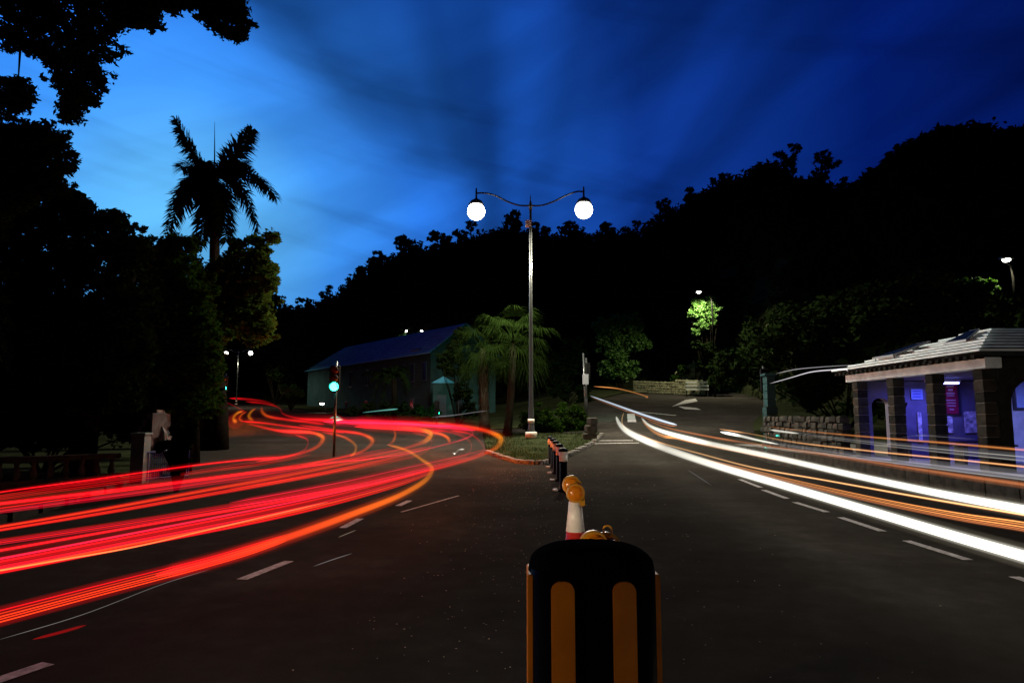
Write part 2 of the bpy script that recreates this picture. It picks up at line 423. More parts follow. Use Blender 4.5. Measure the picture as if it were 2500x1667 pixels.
# ------------------------------------------------------------------ hill and wood
SKY = [(-800, 640), (0, 700), (400, 720), (650, 725), (740, 735), (830, 700), (880, 645), (1000, 585), (1100, 575), (1230, 530), (1330, 550), (1450, 550),
       (1560, 545), (1640, 495), (1750, 440), (1880, 400), (2040, 430), (2100, 445), (2200, 390), (2300, 345), (2420, 330), (2500, 340), (3300, 330)]
def skyl(px): return float(np.interp(px, [a for a, b in SKY], [b for a, b in SKY]))
def Y0(a): return float(np.interp(a, [-1, -.2, .1, .3, .42, .6, 1.4], [92, 96, 92, 84, 48, 36, 32]))
def hill(a, t):
    y0 = Y0(a); y1 = y0 + 46; y = y0 + (y1 - y0) * t
    px = CX + a * F; top = P(px, min(skyl(px) + 62 * (110 / (y1)) ** .3, 900), y1).z
    x = a * y; b = gz(x, y0) if a < .4 else .48
    z = b - .3 + (top - b) * math.sin(min(t, 1) * math.pi / 2) ** 1.1
    z += (noise.noise(Vector((x * .06, y * .06, 1))) * 2.2) * min(1, t * 3)
    return Vector((x, y, z))
mb = MB(); na, ntt = 130, 22; vs = []
for j in range(ntt + 1):
    t = 1.35 * j / ntt
    for i in range(na + 1): vs.append(hill(-1.15 + 2.45 * i / na, t))
mb.add(vs, [(j * (na + 1) + i, j * (na + 1) + i + 1, (j + 1) * (na + 1) + i + 1, (j + 1) * (na + 1) + i) for j in range(ntt) for i in range(na)])
tag(mb.build('hill', SOIL, smooth=True), kind='structure')

def leafquads(centers, radii, per, size, rg, flat=.75):
    """clumps of small leaf rhombi; returns verts, faces as numpy"""
    C = np.repeat(np.asarray(centers, float), per, 0); R_ = np.repeat(np.asarray(radii, float), per)
    n = len(C); d = rg.normal(size=(n, 3)); d /= np.linalg.norm(d, axis=1)[:, None]
    r = R_ * rg.random(n) ** .45; p = C + d * r[:, None] * np.array([1, 1, flat])
    a = rg.normal(size=(n, 3)); a[:, 2] *= .6; a /= np.linalg.norm(a, axis=1)[:, None]
    b = np.cross(a, rg.normal(size=(n, 3))); b /= np.linalg.norm(b, axis=1)[:, None]
    s = size * rg.uniform(.6, 1.3, n)[:, None]
    V = np.stack([p - a * s, p + b * s * .45, p + a * s, p - b * s * .45], 1).reshape(-1, 3)
    Fc = np.arange(4 * n).reshape(-1, 4); return V, Fc
def npmesh(name, V, Fc, m, parent=None, off=(0, 0, 0)):
    V = V - np.array(off); me = bpy.data.meshes.new(name)
    me.vertices.add(len(V)); me.vertices.foreach_set('co', V.astype('f4').ravel())
    me.loops.add(Fc.size); me.loops.foreach_set('vertex_index', Fc.astype('i4').ravel())
    me.polygons.add(len(Fc)); me.polygons.foreach_set('loop_start', np.arange(0, Fc.size, 4, dtype='i4'))
    me.update(calc_edges=True); me.validate(); me.materials.append(m)
    return link(bpy.data.objects.new(name, me), parent)
cs, rs = [], []
for i in range(3600):
    a = random.uniform(-.75, .95); t = random.random() ** .8 * 1.05
    p = hill(a, t); r = random.uniform(1.3, 2.7) * (.75 if a > .4 else 1)
    cs.append((p.x, p.y, p.z + r * .55)); rs.append(r)
V, Fc = leafquads(cs, rs, 42, .5, rng)
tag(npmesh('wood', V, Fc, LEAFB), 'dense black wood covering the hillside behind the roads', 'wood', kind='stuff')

# skyline trees: five crown shapes, shared meshes
CROWNS = []
for k in range(5):
    rg = np.random.default_rng(50 + k); c, r = [], []
    nb = (11, 9, 13, 8, 10)[k]
    for i in range(nb):
        th = rg.uniform(0, 6.28); q = rg.uniform(.15, .72); zz = rg.uniform(-.55, .75)
        c.append((q * math.cos(th) * (1 - .45 * max(zz, 0)), q * math.sin(th) * .9, zz)); r.append(rg.uniform(.2, .38))
    cc, rr2 = [], []
    for (p, q) in zip(c, r):
        for _ in range(9):
            v_ = rg.normal(size=3); v_ /= np.linalg.norm(v_); cc.append(np.array(p) + v_ * q * .75); rr2.append(q * .42)
    V, Fc = leafquads(cc, rr2, 26, .085, rg)
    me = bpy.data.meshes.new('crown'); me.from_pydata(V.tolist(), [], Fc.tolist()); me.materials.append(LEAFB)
    CROWNS.append(me)
tm = MB(); tm.tube([(0, 0, -2.2), (.05, 0, -1), (0, .03, 0), (.04, 0, .4)], [.10, .075, .05, .02], 7)
for a in range(4): tm.tube([(0, 0, -.9 + .2 * a), (.3 * math.cos(a * 1.7), .3 * math.sin(a * 1.7), -.3 + .2 * a), (.5 * math.cos(a * 1.7), .5 * math.sin(a * 1.7), .1 + .1 * a)], [.035, .025, .01], 5)
TRUNK = tm.mesh('trunk'); TRUNK.materials.append(BARK)
def hilltree(px, top, w, Yd, label, k, tall=1.0):
    r = w / 2 * Yd / F; c = P(px, top + w / 2 * .95 * tall, Yd)
    t = thing('tree', label, 'tree', (c.x, c.y, c.z - 2.1 * r * tall), 'black trees on the hillside skyline')
    for nm, me in (('crown', CROWNS[k % 5]), ('trunk', TRUNK)):
        o = link(bpy.data.objects.new(nm, me), t); o.location = (0, 0, 2.1 * r * tall); o.scale = (r, r, r * tall)
        o.rotation_euler = (0, 0, k * 1.3)
HT = [(640, 720, 70, 80, 'dark tree at the right foot of the leafy trees, left end of the skyline'),
      (682, 716, 60, 85, 'small round tree between the leafy trees and the pointed skyline tree'),
      (745, 726, 56, 90, 'low tree in the dip of the skyline above the house'),
      (812, 692, 62, 92, 'pointed tree standing proud at the left foot of the hill'),
      (868, 650, 90, 120, 'tree where the hill skyline starts to climb, above the house roof'),
      (930, 610, 100, 125, 'broad tree on the left shoulder of the hill'),
      (1000, 574, 110, 128, 'wide smooth-topped tree on the hill left of the double street lamp'),
      (1075, 566, 100, 130, 'tree on the skyline just left below the left lamp globe'),
      (1150, 535, 90, 130, 'tree behind the left arm of the double street lamp'),
      (1238, 512, 110, 130, 'tall tree on the skyline directly behind the street lamp post'),
      (1320, 540, 100, 130, 'tree on the skyline between the lamp post and the right globe'),
      (1400, 540, 100, 128, 'tree on the skyline just below the right lamp globe'),
      (1480, 545, 90, 126, 'low skyline tree to the right of the right lamp globe'),
      (1545, 535, 70, 124, 'small skyline tree before the hill rises to the right'),
      (1612, 482, 84, 122, 'egg-shaped tree leaning out where the right hill begins to rise'),
      (1700, 456, 104, 120, 'rounded tree on the lower slope of the right hill'),
      (1768, 424, 90, 118, 'tree with a small spiky top on the middle slope of the right hill'),
      (1845, 420, 100, 115, 'broad tree beneath the open-crowned tall skyline tree'),
      (1918, 348, 96, 112, 'tall open-crowned tree with sky gaps, highest of the middle skyline'),
      (2005, 362, 84, 110, 'narrow ragged tree right beside the tall open-crowned tree'),
      (2075, 432, 90, 100, 'low tree in the notch of the right skyline'),
      (2140, 420, 90, 95, 'tree rising out of the notch of the right skyline'),
      (2194, 350, 66, 88, 'narrow upright tree above the notch on the right hill'),
      (2268, 318, 92, 84, 'round tree with sky showing under it on the upper right hill'),
      (2345, 322, 100, 82, 'broad tree between the two highest crowns on the right hill'),
      (2422, 302, 100, 80, 'highest tree on the skyline at the upper right'),
      (2492, 328, 90, 80, 'skyline tree cut by the right edge of the picture')]
for i, (px, top, w, Yd, lab) in enumerate(HT): hilltree(px, top, w * 1.15, Yd, lab, i)

# ------------------------------------------------------------------ big leafy trees, left
def broadleaf(name, label, regions, Yd, depth, nclump, cr, leaf, per, trunk, mt, group, seed, extra=()):
    """regions: outline in the photograph of each bough mass, set at its own distance"""
    rg = np.random.default_rng(seed); rd = random.Random(seed)
    c, r = [], []
    for poly, share in regions:
        xs_, ys_ = [p[0] for p in poly], [p[1] for p in poly]; k = 0
        while k < nclump * share:
            x, y_ = rd.uniform(min(xs_), max(xs_)), rd.uniform(min(ys_), max(ys_))
            if not inpoly(x, y_, poly): continue
            p = P(x, y_, Yd + rd.uniform(-depth, depth)); c.append(tuple(p)); r.append(cr * rd.uniform(.6, 1.35)); k += 1
    for poly, share in regions:
        if share < .1: continue
        for i in range(len(poly)):
            a, b = poly[i], poly[(i + 1) % len(poly)]
            for _ in range(int(math.dist(a, b) / 22)):
                k = rd.random(); o = rd.uniform(2, 20); p = P(a[0] + (b[0] - a[0]) * k + rd.uniform(-o, o), a[1] + (b[1] - a[1]) * k + rd.uniform(-o, o * .4), Yd + rd.uniform(-depth, depth))
                for q in range(rd.randint(1, 4)): c.append((p.x + rd.gauss(0, cr * .8), p.y, p.z + rd.gauss(0, cr * .4))); r.append(cr * rd.uniform(.4, .8))
    base = Vector(trunk[0]); t = thing(name, label, 'tree', base, group)
    V, Fc = leafquads(c, r, per, leaf, rg, .8); npmesh('crown', V, Fc, mt, t, base)
    mb = MB(); tp = [Vector(p) for p in trunk[1:]]; mb.tube([base] + tp, np.linspace(.34, .16, len(tp) + 1), 10)
    under(t, mb, 'trunk', BARK, True)
    bm_ = MB(); hub = tp
    for i in range(0, len(c), max(1, len(c) // 45)):
        q = Vector(c[i]); h = min(hub, key=lambda w: (w - q).length); m = h.lerp(q, .5) + Vector((rd.uniform(-.3, .3), rd.uniform(-.3, .3), rd.uniform(0, .5)))
        bm_.tube([h, h.lerp(m, .6), m, m.lerp(q, .5) + Vector((0, 0, .08)), q], [.07, .055, .04, .022, .008], 5)
    under(t, bm_, 'branches', BARK); return t
G3 = 'leafy trees along the left side of the road'
near = [([(0, 0), (390, 0), (385, 55), (330, 40), (262, 100), (285, 140), (250, 152), (215, 128), (130, 150), (60, 120), (0, 125)], .40),
        ([(115, 120), (240, 150), (255, 190), (238, 235), (200, 262), (160, 240), (125, 190)], .14),
        ([(150, 235), (200, 262), (200, 290), (180, 303), (145, 290)], .04), ([(290, 0), (390, 0), (370, 70), (330, 62), (295, 45)], .10),
        ([(395, 0), (448, 0), (440, 30), (410, 24)], .02), ([(450, 0), (590, 0), (600, 40), (592, 85), (570, 98), (540, 80), (500, 60), (495, 30)], .15),
        ([(-300, -250), (500, -250), (500, 0), (-300, 0)], .6), ([(0, 190), (50, 190), (88, 235), (60, 280), (0, 290)], .09)]
broadleaf('overhanging_tree', 'overhanging tree whose leafy boughs hang down into the upper left corner', near, 10, 1.2, 1250, .105, .045, 20,
          [(-10.5, 8, 0), (-10.3, 8.3, 4), (-9.4, 9.0, 7.2), (-7, 9.6, 8.8), (-4.6, 10, 9.0)], LEAFB, G3, 3)
midt = [([(0, 305), (60, 300), (130, 320), (175, 370), (185, 395), (150, 440), (165, 470), (100, 480), (60, 510), (0, 520)], 1.0),
        ([(-200, 260), (0, 300), (0, 900), (-200, 900)], .9), ([(0, 520), (35, 520), (20, 560), (0, 560)], .03)]
broadleaf('tree', 'tree with a rounded lacy crown at the left edge under the overhanging boughs', midt, 13, 1.0, 560, .13, .055, 22,
          [(-11.8, 13, .1), (-11.7, 13, 2.5), (-11.0, 13, 4.6), (-9.8, 13.2, 6)], LEAFB, G3, 4)
lowt = [([(0, 560), (60, 505), (120, 495), (150, 520), (250, 525), (290, 545), (330, 575), (360, 590), (380, 640), (370, 900), (340, 990), (0, 1010)], 1.0),
        ([(135, 480), (175, 465), (215, 500), (200, 525), (140, 515)], .06), ([(255, 530), (290, 520), (292, 552), (262, 556)], .03), ([(195, 500), (218, 500), (215, 522)], .01)]
broadleaf('tree', 'dark spreading tree filling the left below the lacy crown', lowt, 17, 1.6, 2000, .19, .085, 22,
          [(-10.6, 17, .1), (-10.5, 17, 2), (-10.2, 17, 4), (-9.6, 17, 5.4)], LEAFB, G3, 5)
mid2 = [([(320, 575), (350, 590), (385, 598), (430, 628), (470, 622), (500, 655), (530, 800), (540, 900), (515, 1010), (320, 1030), (310, 800)], 1.0), ([(392, 598), (440, 600), (450, 640), (390, 640)], .06),
        ([(408, 580), (432, 578), (428, 602), (412, 600)], .02), ([(450, 590), (480, 585), (475, 615)], .02)]
broadleaf('tree', 'dark green tree whose crown hides the lower stem of the tall palm', mid2, 20, 1.4, 1500, .20, .085, 24,
          [(-9.6, 20, .1), (-9.5, 20, 2.2), (-9.8, 20, 4), (-9.9, 20, 5.2)], LEAFM, G3, 6)
rt = [([(480, 660), (530, 640), (560, 618), (640, 618), (665, 650), (672, 700), (640, 740), (672, 790), (650, 835), (608, 836), (600, 820), (540, 825), (528, 900), (515, 950), (480, 960), (470, 760)], 1.0),
      ([(612, 578), (645, 582), (640, 596), (612, 592)], .022), ([(655, 568), (674, 575), (670, 592), (656, 590)], .018), ([(610, 612), (648, 600), (650, 622), (615, 640)], .04),
      ([(565, 590), (598, 588), (590, 604), (570, 604)], .02), ([(628, 645), (665, 650), (675, 700), (640, 705)], .05)]
broadleaf('tree', 'lamplit green tree at the right end of the left-hand trees beside the tall palm', rt, 23, 1.5, 900, .20, .10, 24,
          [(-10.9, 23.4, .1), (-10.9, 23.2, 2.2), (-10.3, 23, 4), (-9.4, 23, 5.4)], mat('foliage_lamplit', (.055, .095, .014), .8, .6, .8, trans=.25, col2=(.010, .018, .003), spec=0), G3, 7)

# ------------------------------------------------------------------ palms
def frond(mb, root, tip, sag, width, nl=44, wleaf=.05, rd=random):
    root, tip = Vector(root), Vector(tip); pts = []
    for i in range(13):
        t = i / 12; p = root.lerp(tip, t); p.z += sag * 4 * t * (1 - t); pts.append(p)
    for i in range(nl):
        t = .12 + .88 * i / (nl - 1); k = min(11, int(t * 12)); fr = t * 12 - k; p = pts[k].lerp(pts[k + 1], fr); tan = (pts[k + 1] - pts[k]).normalized()
        for s in (-1, 1):
            side = tan.cross(Vector((0, 0, 1))); side = side.normalized() if side.length > .05 else Vector((1, 0, 0))
            up = side.cross(tan)
            L = width * (.45 + .75 * math.sin(math.pi * min(1, t * .85 + .12))) * rd.uniform(.8, 1.15)
            for q in (0, 1):
                dr = (side * s * rd.uniform(.6, 1.0) + tan * rd.uniform(.35, .8) + up * rd.uniform(-.7, .45)).normalized()
                e = p + dr * L - Vector((0, 0, L * rd.uniform(.12, .4))); m = p + dr * L * .5
                w = tan.cross(dr).cross(dr).normalized() * wleaf * .5
                mb.add([p - w * .5, m - w, e, m + w, p + w * .5], [(0, 1, 2, 3, 4)])
    return pts
PY = 30.0; hub = P(523, 440, PY)
pt = thing('royal_palm', 'tall feather-leaved palm standing black against the bright sky, left', 'palm tree', (hub.x, PY, gz(hub.x, PY)))
mb = MB(); mb.tube([(hub.x - .1, PY, gz(hub.x, PY)), (hub.x - .05, PY, 3), P(524, 700, PY), P(524, 590, PY), P(525, 520, PY), P(523, 435, PY)], [.3, .27, .24, .21, .2, .1], 12)
under(pt, mb, 'trunk', PBARK, True)
tips = [((500, 395), .1, 1.0, 0), ((430, 292), -.15, -.6, .3), ((614, 318), .1, -.4, .3), ((674, 482), .85, -.3, 0), ((630, 560), 1.1, .7, 0),
        ((424, 500), .8, -.8, 0), ((412, 560), 1.0, .5, 0), ((490, 596), .9, -1.2, 0), ((552, 590), .8, -1.5, 0), ((520, 560), .6, 1.8, 0), ((600, 400), .3, 2.0, 0), ((440, 410), .3, 1.8, 0)]
for (tp, sag, dy, _) in tips:
    mb = MB(); rx = MB(); pts = frond(mb, hub + Vector((0, 0, -.1)), P(tp[0], tp[1], PY + dy), sag, .74, 90, .075)
    rx.tube(pts, np.linspace(.035, .008, 13), 5); mb.add(rx.v, rx.f); under(pt, mb, 'frond', LEAFB)
mb = MB(); mb.tube([hub, P(524, 380, PY), P(524, 298, PY)], [.05, .03, .006], 5); under(pt, mb, 'spear_leaf', LEAFB)

def fan_leaf(mb, c, d, R_, rd):
    d = Vector(d).normalized(); side = d.cross(Vector((0, 0, 1))).normalized(); up = side.cross(d)
    for i in range(26):
        a = rad(-105 + 210 * i / 25) + rd.uniform(-.03, .03); L = R_ * (1 - .25 * abs(a) / 2) * rd.uniform(.85, 1.1)
        q = (d * math.cos(a) + side * math.sin(a)).normalized(); m = c + q * L * .55 + up * .05; e = c + q * L - Vector((0, 0, L * rd.uniform(.25, .6)))
        w = q.cross(up).normalized() * .022
        mb.add([c, m - w, e, m + w], [(0, 1, 2, 3)])
def fan_palm(label, top, basepx, Yd, nleaf, R_, pet, seed, tr=.17, lean=0, skirt=False):
    rd = random.Random(seed); T = P(top[0], top[1], Yd); B = P(basepx[0], basepx[1], Yd); B.z = gz(B.x, Yd) + .05
    t = thing('fan_palm', label, 'palm tree', B, 'fan palms on the traffic island')
    mb = MB(); mb.tube([B + (T - B) * k + Vector((lean * math.sin(k * 3.14), 0, 0)) for k in np.linspace(0, 1, 9)], [tr * 1.35, tr * 1.1, tr, tr, tr * .98, tr * .95, tr * .92, tr * .9, tr * .6], 14)
    under(t, mb, 'trunk', PBARK, True)
    for i in range(nleaf):
        a = i * 2.4; el = 1.15 - 1.75 * (i / nleaf) + rd.uniform(-.1, .1)
        d = Vector((math.cos(a) * math.cos(el), math.sin(a) * math.cos(el), math.sin(el)))
        p1 = T + d * pet * rd.uniform(.85, 1.2); p1.z -= pet * .25 * (1 - d.z); mid = T.lerp(p1, .5) + Vector((0, 0, .12))
        mb = MB(); mb.tube([T, mid, p1], [.03, .022, .014], 5)
        dd = (p1 - mid).normalized() + Vector((0, 0, -.25)); fan_leaf(mb, p1, dd, R_ * rd.uniform(.85, 1.15), rd)
        under(t, mb, 'leaf', PALML)
    if skirt:
        mb = MB()
        for i in range(260):
            k = rd.uniform(.25, .92); a = rd.uniform(0, 6.28); c = B.lerp(T, k) + Vector((math.cos(a) * tr, math.sin(a) * tr, 0))
            e = c + Vector((math.cos(a) * .16, math.sin(a) * .16, -.5)); w = Vector((-math.sin(a), math.cos(a), 0)) * .04
            mb.add([c - w, c + w, e], [(0, 1, 2)])
        under(t, mb, 'dead_leaf_skirt', mat('dry_palm_skirt', (.018, .010, .006), .9, .4, 4, spec=0))
fan_palm('fan palm with bare grey trunk directly left of the street lamp post', (1253, 838), (1238, 1072), 36, 34, 1.35, 1.35, 8, .20, .05)
fan_palm('fan palm with a shaggy brown trunk left of the bare-trunked palm', (1178, 850), (1183, 1056), 41, 22, 1.2, 1.3, 9, .27, 0, True)
# small curved palm in front of the house
sp = P(962, 925, 52); b = Vector((sp.x, 52, gz(sp.x, 52)))
t = thing('small_palm', 'small dark palm with drooping curved fronds before the house wall', 'palm tree', b)
mb = MB(); mb.tube([b, b.lerp(sp, .5) + Vector((.1, 0, 0)), sp], [.3, .24, .2], 10); under(t, mb, 'trunk', BARK, True)
for i, (tp, sag) in enumerate((((1000, 950), .9), ((1003, 915), .7), ((990, 962), 1.2), ((905, 930), .6), ((912, 968), 1.1), ((885, 915), .4), ((930, 985), 1.2), ((960, 965), 1.3), ((975, 895), .3), ((935, 900), .3))):
    mb = MB(); rx = MB(); pts = frond(mb, sp, P(tp[0], tp[1], 52 + (i % 3 - 1)), sag, .36, 30, .09); rx.tube(pts, np.linspace(.05, .01, 13), 5); mb.add(rx.v, rx.f); under(t, mb, 'frond', LEAFB)

# ------------------------------------------------------------------ bushes and lit foliage
def bush(name, label, blobs, Yd, mt, leaf=.07, per=60, seed=1, cat='bush', clumps=26, base=None, group=None):
    rg = np.random.default_rng(seed); rd = random.Random(seed); c, r = [], []
    for (x, y_, w) in blobs:
        o = P(x, y_, Yd); q = w * Yd / F
        for _ in range(clumps):
            v_ = rg.normal(size=3); v_ /= np.linalg.norm(v_); k = q * rd.random() ** .4 * .8
            c.append((o.x + v_[0] * k, o.y + v_[1] * k, o.z + v_[2] * k)); r.append(q * .3)
    cx = sum(p[0] for p in c) / len(c); b = Vector((cx, Yd, gz(cx, Yd))) if base is None else Vector(base)
    t = thing(name, label, cat, b, group); V, Fc = leafquads(c, r, per, leaf, rg); npmesh('foliage', V, Fc, mt, t, b)
    mb = MB()
    for i in range(0, len(c), max(1, len(c) // 10)): mb.tube([b, b.lerp(Vector(c[i]), .5) + Vector((.05, 0, .1)), c[i]], [.05, .035, .01], 5)
    under(t, mb, 'stems', BARK); return t
bush('hedge_bush', 'rounded green bush on the island right of the lamp post', [(1290, 1025, 32), (1320, 1015, 36), (1350, 1035, 34), (1330, 1048, 26)], 37, LEAFM, .09, 40, 21)
bush('hedge_bush', 'dense green bush at the island end beside the grey signal pole', [(1385, 1012, 36), (1412, 1022, 32), (1400, 1045, 30), (1432, 1035, 20), (1370, 1045, 24)], 38, LEAFM, .09, 40, 22)
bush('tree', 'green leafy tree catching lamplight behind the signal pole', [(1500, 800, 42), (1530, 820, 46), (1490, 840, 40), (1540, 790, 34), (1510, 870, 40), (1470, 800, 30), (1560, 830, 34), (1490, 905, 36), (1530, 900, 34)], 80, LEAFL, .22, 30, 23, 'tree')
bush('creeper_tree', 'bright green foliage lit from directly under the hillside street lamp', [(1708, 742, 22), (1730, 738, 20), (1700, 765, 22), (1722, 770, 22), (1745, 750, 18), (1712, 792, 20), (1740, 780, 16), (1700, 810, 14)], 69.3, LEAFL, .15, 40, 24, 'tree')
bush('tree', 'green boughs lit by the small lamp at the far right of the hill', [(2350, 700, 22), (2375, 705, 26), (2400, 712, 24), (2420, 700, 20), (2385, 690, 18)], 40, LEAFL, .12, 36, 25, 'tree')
bush('hedge_bush', 'low dark hedge before the house wall behind the red trails', [(900, 1000, 22), (940, 1002, 24), (980, 1000, 24), (1020, 1002, 24), (1060, 1004, 22), (860, 1004, 16)], 50, LEAFB, .12, 30, 26)
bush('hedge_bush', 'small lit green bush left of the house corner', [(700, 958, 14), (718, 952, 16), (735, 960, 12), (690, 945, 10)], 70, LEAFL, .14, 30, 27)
bush('hedge_bush', 'dark bush in front of the white gabled gate building', [(425, 1085, 26), (450, 1082, 26), (392, 1090, 16), (462, 1060, 22), (432, 1052, 20), (470, 1030, 16), (440, 1110, 30)], 15.5, LEAFB, .05, 40, 28)
bush('tree', 'dark tree between the signal pole and the far road', [(1385, 900, 40), (1400, 850, 40), (1370, 950, 36), (1420, 960, 30), (1340, 880, 40)], 60, LEAFB, .2, 30, 29, 'tree')
bush('tree', 'dark tree over the right road behind the bus shelter', [(1850, 860, 90), (1950, 820, 100), (2050, 800, 100), (1780, 900, 60), (2150, 760, 100), (1990, 940, 70), (2260, 730, 100), (2380, 760, 90)], 34, LEAFB, .16, 34, 30, 'tree', 60)
bush('tree', 'dark leafy tree rising behind the far double street lamp', [(640, 800, 50), (690, 830, 50), (740, 870, 40), (680, 900, 40), (620, 860, 40), (720, 790, 40), (650, 740, 30)], 84, LEAFB, .25, 30, 31, 'tree', 40)
bush('tree', 'dark tree hiding the right gable end of the house', [(1085, 880, 26), (1110, 850, 34), (1130, 900, 36), (1095, 905, 18), (1130, 960, 30), (1125, 820, 24), (1150, 1000, 26)], 46, LEAFB, .12, 34, 41, 'tree')
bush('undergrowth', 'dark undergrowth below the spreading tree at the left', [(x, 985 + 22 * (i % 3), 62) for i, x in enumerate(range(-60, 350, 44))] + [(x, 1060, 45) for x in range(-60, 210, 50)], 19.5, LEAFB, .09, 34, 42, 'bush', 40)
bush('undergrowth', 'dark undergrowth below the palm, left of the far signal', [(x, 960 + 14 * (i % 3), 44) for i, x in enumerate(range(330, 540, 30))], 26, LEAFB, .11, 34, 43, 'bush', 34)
bush('tree', 'dark tree behind the right end of the house', [(1090, 780, 60), (1140, 740, 60), (1050, 730, 60), (1150, 840, 50), (980, 740, 50), (1000, 700, 50), (900, 760, 46)], 88, LEAFB, .25, 30, 32, 'tree', 40)

# ------------------------------------------------------------------ double street lamp
def double_lamp(base, Yd, k, label, power, power_col, group, small=False):
    """k scales the post; built about its base"""
    t = thing('street_lamp', label, 'street lamp', base, group)
    H = 12.25 * k
    mb = MB(); mb.lathe((0, 0, 0), [(.24 * k, .08), (.24 * k, .32 * k), (.16 * k, .5 * k), (.13 * k, 1.6 * k), (.115 * k, 1.65 * k), (.09 * k, 6 * k), (.065 * k, H)], 20)
    mb.build('pole', STEEL if not small else STEEL, t, True)
    MB().lathe((0, 0, 0), [(.30 * k, .06), (.30 * k, .34 * k), (.27 * k, .37 * k)], 24).build('base_sleeve', mat('white_reflective_sleeve', (.75, .70, .58), .4, .3, 12), t, True)
    MB().lathe((0, 0, .8 * k), [(.17 * k, 0), (.17 * k, .22 * k)], 20).build('base_band', MATS['white_reflective_sleeve'], t, True)
    MB().box((-.12 * k, -.02, H - 1.1 * k), (.30 * k, .26 * k, .34 * k), bev=.02 * k).build('control_box', mat('white_enamel', (.8, .8, .76), .35), t)
    MB().lathe((0, 0, H), [(.085 * k, -.35 * k), (.10 * k, -.1 * k), (.06 * k, .05 * k), (.02 * k, .2 * k), (.03 * k, .26 * k), (.003, .5 * k)], 14).build('finial', DARKM, t, True)
    for s, ex, ez in ((-1, -2.85, .55), (1, 2.80, .63)):
        pts = catmull([(0, -.12, 0), (s * .6, -.1, 0), (s * 1.2, .1, 0), (s * 1.9, .45, 0), (s * 2.5, ez + .02, 0), (ex, ez, 0)], n=5)
        mb = MB(); mb.tube([(p[0] * k, 0, H + p[1] * k) for p in pts], .045 * k, 8)
        mb.build('arm', DARKM, t, True)
        L = MB(); L.lathe((ex * k, 0, H + ez * k), [(.035 * k, .28 * k), (.05 * k, .1 * k), (.05 * k, -.25 * k), (.12 * k, -.32 * k), (.3 * k, -.42 * k), (.41 * k, -.62 * k)], 20)
        ln = L.build('lantern', DARKM, t, True)
        g_ = MB(); g_.lathe((ex * k, 0, H + (ez - .98) * k), [(.46 * k * math.cos(a), .46 * k * math.sin(a)) for a in np.linspace(-1.55, .85, 12)], 24)
        g_.build('globe', LAMPW, ln, True)
        lamp('lamp_light', 'SPOT', (ex * k, 0, H + (ez - 1.62) * k), power, power_col, t, .12, (0, 0, -1), 170, .35)
    return t
b = P(1297, 1100, 33.5); bz = gz(b.x, 33.5) + .1
kk = (P(1297, 497, 33.5).z - bz) / 12.25
main = double_lamp((b.x, 33.5, bz), 33.5, kk, 'tall double-armed street lamp with two blazing globes on the traffic island', 9500, (1, .92, .74), None)
c = P(576, 1000, 78); double_lamp((c.x, 78, P(576, 858, 78).z - 12.25 * .5), 78, .5, 'small far double-armed street lamp glowing beyond the left-hand trees', 900, (1, .95, .7), None, True)
c = P(1008, 1000, 106); double_lamp((c.x, 106, P(1008, 806, 106).z - 12.25 * .42), 106, .42, 'far double-armed street lamp rising over the ridge of the house roof', 700, (.8, 1, .8), None, True)

# side lamps on the hill
def arm_lamp(top, basez, Yd, label, power, s=1, L=1.2):
    T = P(top[0], top[1], Yd); b = Vector((T.x + s * L, Yd + .4, basez)); t = thing('street_lamp', label, 'street lamp', b)
    mb = MB(); mb.tube([b, Vector((b.x, b.y, T.z - 1.0)), Vector((b.x - s * .1, b.y, T.z - .3)), Vector((b.x - s * .5, b.y, T.z - .05)), T + Vector((s * .3, 0, 0))], [.1, .07, .05, .04, .035], 8)
    under(t, mb, 'pole', mat('dull_dark_post', (.008, .008, .007), .9, spec=0), True)
    mb = MB(); mb.box(T + Vector((0, 0, .06)), (.75, .3, .12), bev=.03); under(t, mb, 'lamp_head', DARKM)
    mb = MB(); mb.lathe(T + Vector((0, 0, -.04)), [(.05, -.12), (.16, -.09), (.22, 0), (.2, .04)], 14); under(t, mb, 'bulb', emat('lit_bulb', (1, .97, .82), 25), True)
    l = lamp('lamp_light', 'SPOT', (T - b) + Vector((0, -.1, -.35)), power, (1, .93, .66), t, .1, (0, 0.05, -1), 165, .4); return t
arm_lamp((1706, 712), gz(20, 67), 67, 'single bright lamp standing in the wood above the stone wall', 8000, 1, 1.4)
arm_lamp((2457, 633), 8, 40, 'tiny streak-like lamp high on the right hillside', 800, 1, .6)
arm_lamp((786, 984), gz(-18, 66), 66, 'small warm lamp on a post at the left corner of the house', 25, 1, .35)

# ------------------------------------------------------------------ house behind the trails
ER, EL = P(1052, 862, 60), P(752, 906, 84)            # eave right (near) and left (far)
def at(px, py, Yd): return P(px, py, Yd)
baseR = gz(ER.x, 60) - .2; baseL = gz(EL.x, 84) - .2
hd = (EL - ER); hd.z = 0; Lh = hd.length; hd.normalize(); hn = Vector((-hd.y, hd.x, 0))
if hn.y < 0: hn = -hn                                  # away from the camera
eav = ER.z; Wd = 7.0
house = thing('house', 'long two-storey pale house with a blue-tinged white roof behind the red trails', 'house', (ER.x, ER.y, baseR))
def hp(s, w, z): p = Vector((ER.x, ER.y, 0)) + hd * s + hn * w; return Vector((p.x, p.y, z))
mb = MB(); q = [hp(0, 0, 0), hp(Lh, 0, 0), hp(Lh, Wd, 0), hp(0, Wd, 0)]
mb.prism([(p.x, p.y) for p in q], min(baseR, baseL) - 1, eav); mb.add([hp(0.001, 0, eav), hp(0.001, Wd, eav), hp(0.001, Wd / 2, eav + 2.9)], [(0, 1, 2)])
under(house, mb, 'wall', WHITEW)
R1 = P(1112, 797, 63.0); rz = eav + 2.95
